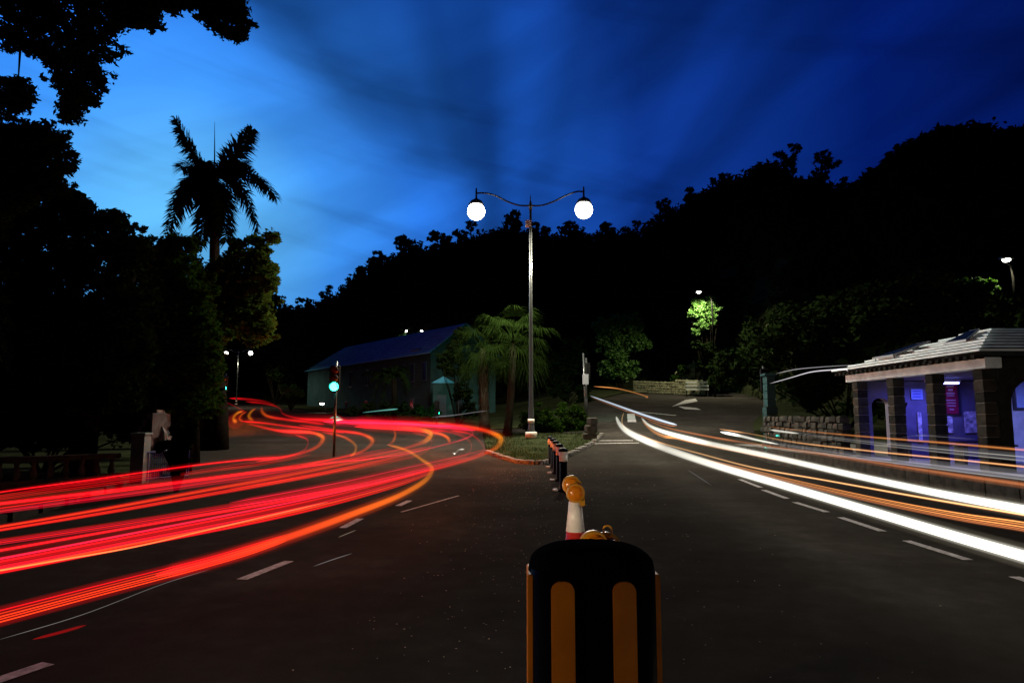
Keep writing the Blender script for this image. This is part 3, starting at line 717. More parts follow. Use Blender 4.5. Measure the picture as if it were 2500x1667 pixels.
mb = MB(); o_ = .35
for k in range(9):                                     # stepped slate courses
    a0, a1 = k / 9, (k + 1) / 9; z0, z1 = eav - .05 + (rz - eav) * a0, eav - .05 + (rz - eav) * a1
    for sgn in (0, 1):
        w0, w1 = (-o_ + (Wd / 2 + o_) * a0, -o_ + (Wd / 2 + o_) * a1)
        if sgn: w0, w1 = Wd - w0, Wd - w1
        hip0, hip1 = Lh + o_ - 3.6 * a0, Lh + o_ - 3.6 * a1
        cm = MB(); cm.add([hp(-o_, w0, z0), hp(hip0, w0, z0), hp(hip0, w0, z0 + .12), hp(-o_, w0, z0 + .12), hp(-o_, w1, z1 + .04), hp(hip1, w1, z1 + .04)],
                          [(0, 1, 2, 3), (3, 2, 5, 4), (0, 3, 4), (1, 5, 2)])
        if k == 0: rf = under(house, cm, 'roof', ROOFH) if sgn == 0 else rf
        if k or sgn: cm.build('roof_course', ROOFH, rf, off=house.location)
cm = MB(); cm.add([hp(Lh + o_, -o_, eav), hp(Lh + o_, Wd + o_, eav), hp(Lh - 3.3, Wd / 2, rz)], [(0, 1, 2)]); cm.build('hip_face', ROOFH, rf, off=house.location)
mb = MB(); m_ = hp(3.2, .4, eav + .45); mb.box(m_, (1.5, .5, .35), rz=math.atan2(hd.y, hd.x)); mb.build('roof_vent', DARKM, rf, off=house.location)
WINM = mat('dark_window_glass', (.012, .016, .03), .12); SHUT = mat('dark_shutter', (.02, .03, .05), .6)
def hwin(s, z0, z1, w=.62):
    ang = math.atan2(hd.y, hd.x); c = hp(s, -.03, (z0 + z1) / 2)
    mb = MB(); mb.box(c, (w, .06, z1 - z0), ang); f = under(house, mb, 'window', SHUT)
    for k in (-1, 1): MB().box(hp(s + k * w * .23, -.075, (z0 + z1) / 2), (w * .38, .02, (z1 - z0) * .9), ang).build('pane', WINM, f, off=house.location)
    MB().box(hp(s, -.07, z0 - .05), (w + .2, .14, .07), ang).build('sill', WHITEW, f, off=house.location)
for s in (1.0, 3.2, 4.9, 9.0, 13.0, 17, 21.0): hwin(s, eav - 2.4, eav - .7)
for s in (3.2, 7.0, 13.0, 18.0): hwin(s, eav - 5.4, eav - 3.9)
mb = MB(); gp = [hp(-.04, 2.2, 0), hp(-.04, 3.1, 0)]
mb.add([(gp[0].x, gp[0].y, baseR), (gp[1].x, gp[1].y, baseR), (gp[1].x, gp[1].y, baseR + 2.1), (gp[0].x, gp[0].y, baseR + 2.1)], [(0, 1, 2, 3)]); mb.v = mb.v
mb = MB(); mb.box(hp(-.04, 2.7, baseR + 1.1), (.06, .95, 2.2), math.atan2(hd.y, hd.x)); under(house, mb, 'door', SHUT)
# end wing of the house, right, washed green by a signal
c = P(1082, 965, 56); zt = P(1082, 935, 56).z; zb = gz(c.x, 56) - .2
wing = thing('outbuilding', 'low pale outbuilding washed green by a signal at the right end of the house', 'building', (c.x, 56, zb))
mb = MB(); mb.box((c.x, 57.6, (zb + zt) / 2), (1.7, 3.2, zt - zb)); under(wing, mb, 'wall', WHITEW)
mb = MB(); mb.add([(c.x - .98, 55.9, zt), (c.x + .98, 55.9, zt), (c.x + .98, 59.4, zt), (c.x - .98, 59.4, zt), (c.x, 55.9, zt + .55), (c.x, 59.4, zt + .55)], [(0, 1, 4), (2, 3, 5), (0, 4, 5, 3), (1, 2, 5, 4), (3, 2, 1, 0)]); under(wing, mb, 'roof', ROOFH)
mb = MB(); mb.box((c.x - .1, 55.97, zb + 1.1), (.7, .05, 2.0)); under(wing, mb, 'door', SHUT)

# ------------------------------------------------------------------ traffic signals
def signal(pos, label, face, power, headw=.34, H=None, lit=True, aim=None):
    base = Vector((pos.x, pos.y + .12, gz(pos.x, pos.y))); t = thing('traffic_signal', label, 'traffic signal', base)
    a = face; f = Vector((math.sin(a), -math.cos(a), 0))
    mb = MB(); mb.tube([base, Vector((base.x, base.y, pos.z + .95 * headw / .34))], .055, 10); under(t, mb, 'pole', STEEL, True)
    mb = MB(); cc = Vector((pos.x, pos.y, pos.z + .33)) + f * .02; mb.box(cc, (headw, .24, 1.0), a, bev=.03); hd_ = under(t, mb, 'signal_head', BLACKP)
    for i, (z, m) in enumerate(((.66, 'r'), (.33, 'a'), (0, 'g'))):
        lm = GREENL if (m == 'g' and lit) else mat('dark_lens_' + m, (.05, .005, .004) if m == 'r' else (.06, .03, .004), .25)
        l = MB(); l.lathe((0, 0, 0), [(.165, 0), (.16, -.03), (.11, -.065), (.02, -.08)], 20, axis='y')
        o = l.build('lens', lm, hd_, True); o.location = Vector((pos.x, pos.y, pos.z + z)) + f * .15 - t.location; o.rotation_euler = (0, 0, a)
        v_ = MB(); n_ = 14; ring = [(.155 * math.cos(w), .155 * math.sin(w)) for w in np.linspace(-.3, math.pi + .3, n_)]
        vs = [(x, 0, z_) for x, z_ in ring] + [(x, -.2, z_) for x, z_ in ring]
        v_.add(vs, [(i, i + 1, n_ + i + 1, n_ + i) for i in range(n_ - 1)])
        o = v_.build('visor', BLACKP, hd_); o.location = Vector((pos.x, pos.y, pos.z + z)) + f * .14 - t.location; o.rotation_euler = (0, 0, a)
    if lit and power:
        lamp('green_light', 'SPOT', Vector((pos.x, pos.y, pos.z)) + f * .32 - t.location, power, (.02, 1, .62), t, .1, f if aim is None else aim, 130, .8)
    return t
signal(P(818, 944, 27), 'nearest green traffic signal, shining just left of the house wall', 0, 40, .36)
signal(P(549, 948, 46), 'far green traffic signal at the edge of the left-hand trees', 0, 20, .36)
signal(P(1432, 920, 40), 'signal head on a grey pole seen from behind at the end of the island', math.pi, 900, .4)
sp_ = P(1424, 862, 39.6)
t = thing('sign_pole', 'thin pale pole rising above the signal head at the island end', 'pole', (sp_.x, 39.6, gz(sp_.x, 39.6)))
mb = MB(); mb.tube([Vector((sp_.x + .1, 39.6, gz(sp_.x, 39.6))), Vector((sp_.x, 39.6, sp_.z))], .05, 10); under(t, mb, 'post', STEEL, True)
mb = MB(); mb.box((sp_.x + .1, 39.5, P(1427, 926, 39.6).z), (.34, .08, .6), bev=.01); under(t, mb, 'sign_plate', mat('dull_grey_plate', (.12, .13, .14), .5))
signal(P(1868, 946, 30), 'signal by the pale pillar, turned away and lighting the pillar green', math.pi * .95, 250, .34, aim=(.12, -.4, .1))
signal(P(1066, 1008, 47), 'low signal lighting the end of the house green', math.pi, 300, .3)
# concrete base of island end
c = G(1440, 1078); t = thing('stone_stump', 'pale mottled stone stump beside the island tip', 'stone pier', c)
for k, (w, z, dx) in enumerate(((.62, .22, 0), (.5, .6, .05), (.4, .95, .12))):
    mb = MB(); mb.box((c.x + dx, c.y, c.z + z), (w, w * .8, .36), k * .3, bev=.05); under(t, mb, 'stone', STONE)

# ------------------------------------------------------------------ far right wall, steps, slatted gate
wa, wb = P(1548, 957, 76), P(1722, 949, 70)
wl = thing('stone_wall', 'low rubble stone wall lit by the hillside lamp across the far road', 'wall', (wa.x, wa.y, gz(wa.x, wa.y)))
rows = 6
for r in range(rows):
    n = 17 + r % 2
    for i in range(n):
        t0, t1 = i / n, (i + 1) / n; p = wa.lerp(wb, (t0 + t1) / 2); z = gz(p.x, p.y) + .05 + r * .26
        hmax = 1.15 + (2.9 * ss(((t0 + t1) / 2 - .55) / .35))
        if r * .26 > hmax: continue
        L = (wb - wa).length / n
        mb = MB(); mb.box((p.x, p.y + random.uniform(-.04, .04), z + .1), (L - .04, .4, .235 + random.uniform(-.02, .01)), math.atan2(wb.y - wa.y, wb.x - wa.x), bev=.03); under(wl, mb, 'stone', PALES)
for i in range(150):                                   # crumbling rock face rising behind the wall
    v_ = random.random() ** 1.3; hw = 2.3 * (1 - v_) ** .8 + .35; c0 = P(1694 + 22 * v_, 945, 74.0)
    x = c0.x + random.uniform(-hw, hw) + .35 * math.sin(v_ * 9); q = random.uniform(.25, .62)
    mb = MB(); mb.box((0, 0, 0), (q * 1.5, .5, q), random.uniform(-.3, .3), taper=random.uniform(.7, .95), bev=q * .16)
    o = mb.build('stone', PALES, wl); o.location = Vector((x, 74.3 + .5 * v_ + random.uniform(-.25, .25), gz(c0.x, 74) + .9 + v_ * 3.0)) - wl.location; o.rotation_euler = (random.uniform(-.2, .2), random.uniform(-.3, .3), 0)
bush('bush', 'dark bush below the bright green lamplit foliage', [(1725, 850, 26), (1715, 890, 22), (1740, 880, 22), (1750, 920, 20), (1700, 845, 16)], 68.4, LEAFB, .14, 40, 45)
bush('creeper', 'dark creeper growing over the crumbling rock face above the stone wall', [(1668, 905, 16), (1735, 915, 16), (1722, 880, 12), (1650, 925, 14), (1700, 872, 10)], 73.4, LEAFM, .14, 26, 44)
c = P(1702, 940, 68); t = thing('slatted_barrier', 'white slatted barrier at the right end of the lit stone wall', 'barrier', (c.x, 68, gz(c.x, 68)))
for k in range(3): mb = MB(); mb.box((c.x, 68, P(1702, 933 + k * 8.5, 68).z), (2.3, .06, .2), .05); under(t, mb, 'slat', mat('white_painted_board', (.75, .75, .68), .6, .3, 5))
for s in (-1.05, 1.05): mb = MB(); mb.box((c.x + s, 68.08, gz(c.x, 68) + .6), (.1, .08, 1.9)); under(t, mb, 'post', STEEL)

# right-hand rubble wall and pillar by the pavement
wl = thing('stone_wall', 'dark rubble wall running from the bus shelter to the pale pillar', 'wall', (10.4, 21.2, .48))
ROCKS = []
for k in range(5):
    mb = MB(); mb.box((0, 0, 0), (.36, .3, .22), random.uniform(-.1, .1), taper=random.uniform(.85, .97), bev=.04); ROCKS.append(mb.mesh('stone')); ROCKS[-1].materials.append((STONE, STONE2)[k % 2])
for r in range(6):
    y = 21.3 + (.2 if r % 2 else 0)
    while y < 28:
        w = random.uniform(.28, .46); o = link(bpy.data.objects.new('stone', random.choice(ROCKS)), wl)
        o.location = (random.uniform(-.03, .03), y + w / 2 - 21.2, .08 + r * .2 + random.uniform(-.02, .02)); o.rotation_euler = (random.uniform(-.06, .06), 0, 1.57 + random.uniform(-.08, .08)); o.scale = (w / .37, 1, random.uniform(.9, 1.1)); y += w
pb = P(1880, 1000, 28.3); pt_ = P(1880, 918, 28.3).z
pl = thing('gate_pillar', 'tall pale pillar tinted green at the start of the rubble wall', 'pillar', (pb.x, 28.3, .48))
n = 9; hh = (pt_ - .48) / n
for k in range(n): mb = MB(); mb.box((pb.x, 28.3, .48 + hh * (k + .5)), (.46 - (.12 if k > 4 else 0), .46, hh - .012), bev=.015); under(pl, mb, 'block', WHITEW)
mb = MB(); mb.box((pb.x, 28.3, pt_ + .05), (.5, .54, .1), bev=.02); under(pl, mb, 'cap', WHITEW)

# ------------------------------------------------------------------ bus shelter
BX, BY0, BY1, BXR = 10.2, 14.75, 20.6, 15.1
SB, SZ = .48, 2.70
sh = thing('bus_shelter', 'stone bus shelter with a white stepped roof and violet light inside, right', 'bus shelter', (BX, BY0, SB))
def S_(mb, name, m, smooth=False): return under(sh, mb, name, m, smooth)
wallM = mat('shelter_plaster', (.15, .14, .20), .8, .35, 3, .4)
def pillar(x, y, w=.30, zt=SZ):
    root = None; n = 9; h = (zt - SB) / n
    for k in range(n):
        mb = MB(); mb.box((x, y, SB + h * (k + .5)), (w + random.uniform(-.01, .01), w + random.uniform(-.01, .01), h - .016), bev=.015)
        S_(mb, 'block', (STONE, STONE2)[random.random() < .4])
    mb = MB(); mb.box((x, y, (SB + zt) / 2), (w - .04, w - .04, zt - SB - .01)); S_(mb, 'mortar_core', MORTAR)
for yy in (20.35, 18.45, 16.72, 14.95): pillar(BX + .15, yy, .30)
# front (camera-facing) wall with an arched opening
def arch_wall(x0, x1, ax0, ax1, y, zt, spring, th=.28):
    mb = MB(); r = (ax1 - ax0) / 2; cx = (ax0 + ax1) / 2; pts = [(x0, SB), (ax0, SB), (ax0, spring)] + [(cx - r * math.cos(a), spring + r * .8 * math.sin(a)) for a in np.linspace(.15, math.pi - .15, 13)] + [(ax1, spring), (ax1, SB), (x1, SB), (x1, zt), (x0, zt)]
    n = len(pts); mb.add([(p[0], y, p[1]) for p in pts] + [(p[0], y + th, p[1]) for p in pts], [tuple(range(n)), tuple(reversed(range(n, 2 * n)))] + [(i, n + i, n + (i + 1) % n, (i + 1) % n) for i in range(n)]); return mb
S_(arch_wall(BX + .31, BX + 2.4, BX + .56, BX + 2.0, BY0 + .02, SZ, 1.95), 'front_wall', STONE2)
S_(arch_wall(BX + 2.41, BXR, BX + 2.9, BX + 4.4, BY0 + .02, SZ, 1.95), 'front_wall', STONE2)
S_(arch_wall(BX + .31, BX + 1.5, BX + .45, BX + .98, BY1 - .3, SZ, 2.0, .25), 'back_wall', wallM)
mb = MB(); mb.box(((BX + 1.5 + BXR) / 2, BY1 - .17, (SB + SZ) / 2), (BXR - BX - 1.5, .25, SZ - SB)); S_(mb, 'back_wall', wallM)
mb = MB(); mb.box((BXR + .12, (BY0 + BY1) / 2, (SB + SZ) / 2), (.24, BY1 - BY0, SZ - SB)); S_(mb, 'side_wall', wallM)
mb = MB(); mb.box((12.4, 17.75, (SB + 2.0) / 2 + .0), (.9, .1, 2.0 - SB)); 
# white lintel band
lint = MB(); lint.box((BX + .12, (BY0 + BY1) / 2, SZ + .115), (.36, BY1 - BY0 + .3, .23), bev=.01); S_(lint, 'lintel', ROOFW)
lint = MB(); lint.box(((BX + .32 + BXR) / 2, BY0 + .12, SZ + .115), (BXR - BX, .3, .23), bev=.01); S_(lint, 'lintel', STONE2)
mb = MB(); mb.box(((BX + BXR) / 2 + .2, (BY0 + BY1) / 2 + .1, SZ + .06), (BXR - BX - .3, BY1 - BY0 - .3, .06)); S_(mb, 'ceiling', wallM)
# stepped pyramid roof
ex0, ex1, ey0, ey1, ez = BX - .32, BXR + .32, BY0 - .38, BY1 + .5, SZ + .27
apx = ((ex0 + ex1) / 2 + .0, (ey0 + ey1) / 2 + .2, P(2455, 806, 17.6).z)
NC = 8; rfo = None
for k in range(NC):
    a0, a1 = k / NC, (k + 1) / NC; L4 = lambda a: [(ex0 + (apx[0] - .1 - ex0) * a, ey0 + (apx[1] - .25 - ey0) * a), (ex1 + (apx[0] + .1 - ex1) * a, ey0 + (apx[1] - .25 - ey0) * a), (ex1 + (apx[0] + .1 - ex1) * a, ey1 + (apx[1] + .25 - ey1) * a), (ex0 + (apx[0] - .1 - ex0) * a, ey1 + (apx[1] + .25 - ey1) * a)]
    q0, q1 = L4(a0), L4(a1); z0 = ez + (apx[2] - ez) * a0; z1 = ez + (apx[2] - ez) * a1; st_ = .10
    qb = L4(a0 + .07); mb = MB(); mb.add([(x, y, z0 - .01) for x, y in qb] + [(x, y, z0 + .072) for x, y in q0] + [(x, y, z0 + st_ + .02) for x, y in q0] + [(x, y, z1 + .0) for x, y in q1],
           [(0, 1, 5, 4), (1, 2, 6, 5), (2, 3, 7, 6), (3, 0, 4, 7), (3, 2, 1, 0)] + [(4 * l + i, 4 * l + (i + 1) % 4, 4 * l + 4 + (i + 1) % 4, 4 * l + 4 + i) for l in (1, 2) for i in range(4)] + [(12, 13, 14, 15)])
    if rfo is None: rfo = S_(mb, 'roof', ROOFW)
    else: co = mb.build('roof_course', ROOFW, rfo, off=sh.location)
    co = rfo if k == 0 else co; co.data.materials.append(mat('dark_joint', (.05, .06, .06), .95, .4, 6, spec=0))
    for p in co.data.polygons[:5]: p.material_index = 1  # lower riser and underside of each course in a darker colour
for k in range(26):                                    # dark grey rafter ends along the eave
    yy = ey0 + .25 + k * (ey1 - ey0 - .5) / 25
    MB().box((ex0 + .10 + .02, yy, ez - .035), (.22, .11, .07)).build('rafter_end', STONE2, rfo, off=sh.location)
# panels on the roof
def rpanel(a, b, name, m):
    """quad on the west slope, a,b = fractions along eave and up the slope"""
    def onr(u_, v_, lift): 
        x = ex0 + (apx[0] - ex0) * v_; y = (ey0 + (apx[1] - ey0) * v_) * (1 - u_) + (ey1 + (apx[1] - ey1) * v_) * u_
        return Vector((x, y, ez + (apx[2] - ez) * v_ + lift))
    c = [onr(a[0], b[0], .15), onr(a[1], b[0], .15), onr(a[1], b[1], .20), onr(a[0], b[1], .20)]
    mb = MB(); mb.add(c + [p + Vector((0, 0, .05)) for p in c], [(3, 2, 1, 0), (4, 5, 6, 7)] + [(i, (i + 1) % 4, 4 + (i + 1) % 4, 4 + i) for i in range(4)])
    o = mb.build('solar_panel', mat('panel_frame', (.35, .36, .36), .4, metal=.5), rfo, off=sh.location)
    cc = sum(c, Vector()) / 4; q = [cc + (p - cc) * .9 + Vector((0, 0, .055)) for p in c]
    return o, q
for a, b in (((.14, .34), (.36, .72)), ((.66, .86), (.20, .52))):
    o, q = rpanel(a, b, 'solar_panel', None)
    for s in (0, 1):
        p = q[s]; MB().tube([p - Vector((0, 0, .06)), p - Vector((-.06, 0, .2))], .015, 6).build('bracket', STEEL, rfo, off=sh.location)
    mb = MB(); mb.add(q, [(0, 1, 2, 3)]); mb.build('panel_glass', mat('dark_blue_glass', (.01, .02, .06), .15), rfo, off=sh.location)
# interior: violet tube light, posters, bench
VIO = (.11, .11, 1.0)
def wallpt(px, py, Yd): return P(px, py, Yd)
by = BY1 - .31
tl = P(2312, 921, 19.0); mb = MB(); mb.box((tl.x, 19.2, SZ - .04), (.95, .12, .07), bev=.01); 
fx = thing('strip_light', 'lit violet strip light on the shelter ceiling', 'ceiling light', (tl.x, 19.2, SZ - .04)); under(fx, mb, 'casing', mat('white_enamel2', (.7, .7, .7), .4))
mb = MB(); mb.box((tl.x, 19.2, SZ - .1), (.85, .1, .05)); under(fx, mb, 'tube', emat('violet_tube', (.22, .25, 1), 14))
lamp('violet_light', 'AREA', (0, 0, -.12), 60, VIO, fx, .5, (0, 0, -1))
fx2 = thing('strip_light', 'unseen violet strip light added behind the arch in the front wall of the shelter', 'ceiling light', (12.8, 15.7, SZ - .04))  # added out of view, brightens the bay behind the arch
mb = MB(); mb.box((12.8, 15.7, SZ - .04), (.9, .12, .07)); under(fx2, mb, 'casing', MATS['white_enamel2'])
mb = MB(); mb.box((12.8, 15.7, SZ - .1), (.8, .1, .05)); under(fx2, mb, 'tube', MATS['violet_tube'])
lamp('violet_light', 'AREA', (0, 0, -.12), 60, (.25, .3, 1), fx2, .5, (0, 0, -1))
def flat(x0, x1, z0, z1, y, m, name, parent, th=.03):
    mb = MB(); mb.box(((x0 + x1) / 2, y, (z0 + z1) / 2), (abs(x1 - x0), th, z1 - z0)); return under(parent, mb, name, m)
def pxrect(a, b, Yd): p, q = P(a[0], a[1], Yd), P(b[0], b[1], Yd); return p.x, q.x, q.z, p.z
x0, x1, z0, z1 = pxrect((2297, 925), (2337, 1010), by)
po = thing('poster', 'crimson poster with short pale lines of print under the violet light', 'poster', ((x0 + x1) / 2, by, z0))
flat(x0 - .03, x1 + .08, z0 - .03, z1 + .03, by - .03, mat('poster_case', (.03, .03, .05), .4), 'case', po, .06)
flat(x0, x1, z0, z1, by - .075, mat('crimson_print', (.28, .01, .05), .4, .2, 3), 'sheet', po, .012)
PR = mat('pale_print', (.5, .45, .5), .5)
for k, (dz, w, h) in enumerate(((.10, .52, .055), (.19, .5, .05), (.29, .34, .055), (.40, .6, .03), (.47, .5, .02), (.60, .66, .025), (.68, .66, .02), (.76, .6, .02), (.86, .3, .03))):
    H_ = z1 - z0; cx = (x0 + x1) / 2; ww = (x1 - x0) * w; flat(cx - ww / 2, cx + ww / 2, z1 - H_ * dz - h * H_, z1 - H_ * dz, by - .083, PR, 'print_line', po, .004)
# blue map/notice in the middle bay
x0, x1, z0, z1 = pxrect((2222, 950), (2252, 975), by)
nb_ = thing('notice', 'small pale blue notice on the back wall of the middle bay', 'notice', ((x0 + x1) / 2, by, z0)); flat(x0, x1, z0, z1, by - .02, mat('pale_blue_card', (.3, .4, .75), .5, .2, 8), 'sheet', nb_)
for k in range(3): flat(x0 + .05, x1 - .06, z1 - .08 - k * .08, z1 - .05 - k * .08, by - .037, mat('blue_print', (.05, .07, .4), .5), 'print_line', nb_, .004)
# hanging bin (dark wedge)
c = P(2240, 985, 18.0); bn = thing('litter_basket', 'dark tapering basket hung on the shelter wall below the notice', 'litter basket', c)
mb = MB(); mb.lathe((c.x, 18.8, c.z - .22), [(.03, -.12), (.1, .0), (.2, .24), (.21, .26)], 4); under(bn, mb, 'bucket', BLACKP)
mb = MB(); mb.tube([(c.x, 18.8, c.z), (c.x + .1, 20.2, c.z + .1)], .02, 6); under(bn, mb, 'bracket', DARKM)
# speckled white lower panels
SPK = mat('peeling_white_panel', (.88, .88, .90), .7, .9, 9, .4, col2=(.08, .07, .10), detail=6)
for (a, b) in (((2296, 1016), (2326, 1056)), ((2352, 1004), (2384, 1056)), ((2238, 1006), (2252, 1078))):
    x0, x1, z0, z1 = pxrect(a, b, by); flat(x0, x1, max(z0, SB + .3), z1, by - .02, SPK, 'wall_panel', sh)
# bench with legs
bc = P(2345, 1059, 18.9); be = thing('bench', 'dark plank bench along the back wall of the shelter', 'bench', (12.6, 19.8, SB))
for k in range(3): mb = MB(); mb.box((12.6, 19.62 + k * .15, SB + .47), (3.0, .13, .05), bev=.01); under(be, mb, 'slat', WOODB)
for xx in (11.3, 12.1, 12.9, 13.8): mb = MB(); mb.box((xx, 19.78, SB + .22), (.09, .38, .44)); under(be, mb, 'leg', WOODB)
be2 = thing('bench', 'short bench seen through the arch at the right edge', 'bench', (11.6, 17.2, SB))
for k in range(3): mb = MB(); mb.box((11.75, 17.1 + k * .15, SB + .47), (1.5, .13, .05), bev=.01); under(be2, mb, 'slat', WOODB)
for xx in (11.2, 12.3): mb = MB(); mb.box((xx, 17.25, SB + .22), (.09, .38, .44)); under(be2, mb, 'leg', WOODB)
# screen wall behind arch with a poster frame
mb = MB(); mb.box((13.3, 17.62, (SB + SZ) / 2), (1.9, .1, SZ - SB - .02)); S_(mb, 'partition', mat('pale_blue_plaster', (.55, .56, .68), .7, .3, 3, .2))
x0, x1, z0, z1 = pxrect((2476, 900), (2520, 1000), 17.4)
p2 = thing('notice', 'tall framed notice at the right edge behind the arch', 'notice', (x0, 17.5, z0)); flat(x0, x1, z0, z1, 17.52, mat('poster_case', (.03, .03, .05), .4), 'frame', p2, .06); flat(x0 + .05, x1 - .05, z0 + .05, z1 - .05, 17.48, mat('pale_blue_card', (.3, .4, .75), .5), 'sheet', p2, .02)
x0, x1, z0, z1 = pxrect((2450, 905), (2473, 1002), 17.4)
p3 = thing('notice', 'two-tone blue and white diagonal notice behind the arch', 'notice', (x0, 17.5, z0)); flat(x0, x1, z0, z1, 17.54, mat('white_card', (.75, .75, .8), .5), 'sheet', p3, .03)
mb = MB(); mb.add([(x0, 17.51, z0), (x1, 17.51, z0), (x1, 17.51, z0 + (z1 - z0) * .55), (x0, 17.51, z0 + .15)], [(0, 1, 2, 3)]); under(p3, mb, 'printed_triangle', mat('blue_ink', (.03, .08, .6), .5))

# ------------------------------------------------------------------ white gate building on the left, balustrade, blue gate
c0 = P(372, 1080, 17.5)
gb = thing('gatehouse', 'small white gabled gatehouse among the dark left-hand trees', 'building', (c0.x, 17.5, .1))
def gp_(px, py, Yd): return P(px, py, Yd)
a, b_, pk = P(375, 1060, 17.5), P(402, 1060, 17.5), P(381, 1001, 17.5)
q = [P(373, 1115, 17.5), P(403, 1115, 17.5), P(402, 1055, 17.5), P(392, 1032, 17.5), P(382, 1000, 17.5), P(374, 1026, 17.5)]
mb = MB(); n = len(q); dv = Vector((-.25, .9, 0)); mb.add([tuple(p) for p in q] + [tuple(p + dv) for p in q], [tuple(range(n)), tuple(reversed(range(n, 2 * n)))] + [(i, n + i, n + (i + 1) % n, (i + 1) % n) for i in range(n)])
under(gb, mb, 'gable_wall', mat('white_limewash', (.09, .12, .115), .8, .3, 2, .3))
steps = [(366, 1008, 380, 1030), (356, 1022, 374, 1050), (346, 1040, 366, 1070)]
for (x0, y0_, x1, y1_) in steps:
    p, q_ = P(x0, y0_, 17.2), P(x1, y1_, 17.2); mb = MB(); mb.box(((p.x + q_.x) / 2, 17.5, (p.z + q_.z) / 2 - .2), (q_.x - p.x, .9, p.z - q_.z + .4), bev=.02); under(gb, mb, 'stepped_buttress', mat('grey_lime_render', (.03, .035, .037), .85, .4, 3, .3))
p, q_ = P(330, 1062, 16.4), P(357, 1140, 16.4)
gpil = thing('gate_pillar', 'pale square gatepost left of the blue gate', 'pillar', ((p.x + q_.x) / 2, 16.4, .1))
mb = MB(); mb.box(((p.x + q_.x) / 2, 16.4, (p.z + .1) / 2), (q_.x - p.x, .3, p.z - .1), bev=.01); under(gpil, mb, 'post', MATS['white_limewash'])
mb = MB(); mb.box(((p.x + q_.x) / 2, 16.4, p.z + .03), (q_.x - p.x + .06, .36, .06), bev=.01); under(gpil, mb, 'cap', MATS['white_limewash'])
p, q_ = P(358, 1104, 16.4), P(462, 1104, 17.4); bgm = mat('blue_painted_steel', (.015, .03, .22), .5)
gt_ = thing('gate', 'low blue barred gate beside the white gatepost', 'gate', (p.x, 16.4, .12))
for k in range(22):
    c = p.lerp(q_, k / 21); mb = MB(); mb.tube([(c.x, c.y, .14), (c.x, c.y, p.z)], .012, 6); under(gt_, mb, 'bar', bgm)
for z in (.2, p.z): mb = MB(); mb.tube([(p.x, p.y, z), (q_.x, q_.y, z)], .02, 6); under(gt_, mb, 'rail', bgm)
# balustrade
bA, bB = Vector((-12.2, 13.2, .12)), Vector((-9.2, 16.2, .12)); bt = P(330, 1112, 16.2).z
ba = thing('balustrade', 'low pierced stone balustrade running left from the gatepost', 'wall', bA); ang = math.atan2(bB.y - bA.y, bB.x - bA.x)
for z, h in ((.16, .14), (bt - .06, .12)):
    m = (bA + bB) / 2; mb = MB(); mb.box((m.x, m.y, z + h / 2), ((bB - bA).length, .26, h), ang, bev=.015); under(ba, mb, 'coping', STONE)
for k in range(14):
    m = bA.lerp(bB, (k + .5) / 14); mb = MB(); hh = bt - .37; mb.lathe((m.x, m.y, .31), [(.05, 0), (.085, hh * .3), (.04, hh * .7), (.06, hh)], 10); under(ba, mb, 'baluster', STONE, True)
# trunks
t = thing('tree', 'broad bare-trunked tree at the edge of the left-hand trees under the far green signal', 'tree', (P(532, 1045, 30).x, 30, gz(-13, 30)))
mb = MB(); bx_ = P(532, 1045, 30).x; mb.tube([(bx_, 30, gz(-13, 30)), P(532, 1000, 30), P(530, 950, 30), P(522, 880, 30)], [.5, .42, .36, .30], 12); under(t, mb, 'trunk', BARK, True)

# ------------------------------------------------------------------ bollards, cones, beacons
WR = mat('white_reflective_band', (.90, .84, .76), .35, .15, 20)
def bollard(pos, label):
    t = thing('bollard', label, 'bollard', pos, 'black bollards in a row before the island')
    MB().lathe((0, 0, 0), [(.13, 0), (.13, .03), (.088, .05), (.085, .66)], 20).build('post', BLACKP, t, True)
    MB().lathe((0, 0, 0), [(.094, .665), (.094, .875)], 20).build('reflective_band', WR, t, True)
    MB().lathe((0, 0, 0), [(.105, .88), (.108, .90), (.10, .93), (.07, .955), (.02, .965)], 20).build('cap', BLACKP, t, True)
    MB().box((-.19, -.03, .035), (.11, .09, .05), bev=.012).build('foot_reflector', WR, t)
    return t
bl = [((1376, 1199), 'nearest black bollard with a white band, just behind the cone lamp'), ((1366, 1174), 'second black bollard from the front of the row'),
      ((1357, 1156), 'middle black bollard of the row of five'), ((1351, 1142), 'fourth black bollard of the row, next to the island'), ((1344, 1131), 'farthest black bollard, touching the island kerb')]
b0 = bollard(G(*bl[0][0]), bl[0][1])
for (p, lab) in bl[1:]:
    c = copy_tree(b0); c.location = G(*p); c['label'] = lab
AMB = mat('amber_plastic', (.75, .25, .008), .25, .15, 8, trans=.35); AMB2 = mat('amber_casing', (.45, .20, .01), .35, .2, 8)
REDC = mat('red_cone_plastic', (.62, .03, .02), .45, .3, 5)
def cone(pos, H, label, lab2):
    t = thing('traffic_cone', label, 'traffic cone', pos, 'cones with amber beacons on the centre line')
    R = lambda z: .155 - (.155 - .045) * (z / H)
    MB().box((0, 0, .025), (.42, .42, .05), bev=.015).build('base', BLACKP, t)
    MB().lathe((0, 0, 0), [(R(.05), .05), (R(H * .765), H * .765)], 24).build('body', REDC, t, True)
    MB().lathe((0, 0, 0), [(R(H * .765) + .004, H * .7651), (R(H * .992) + .004, H * .992)], 24).build('reflective_sleeve', WR, t, True)
    MB().lathe((0, 0, 0), [(R(H * .992), H * .993), (R(H), H)], 24).build('tip', REDC, t, True)
    b = thing('beacon', lab2, 'warning lamp', Vector(pos) + Vector((0, 0, H)), 'amber beacons on the cones')
    return t, b
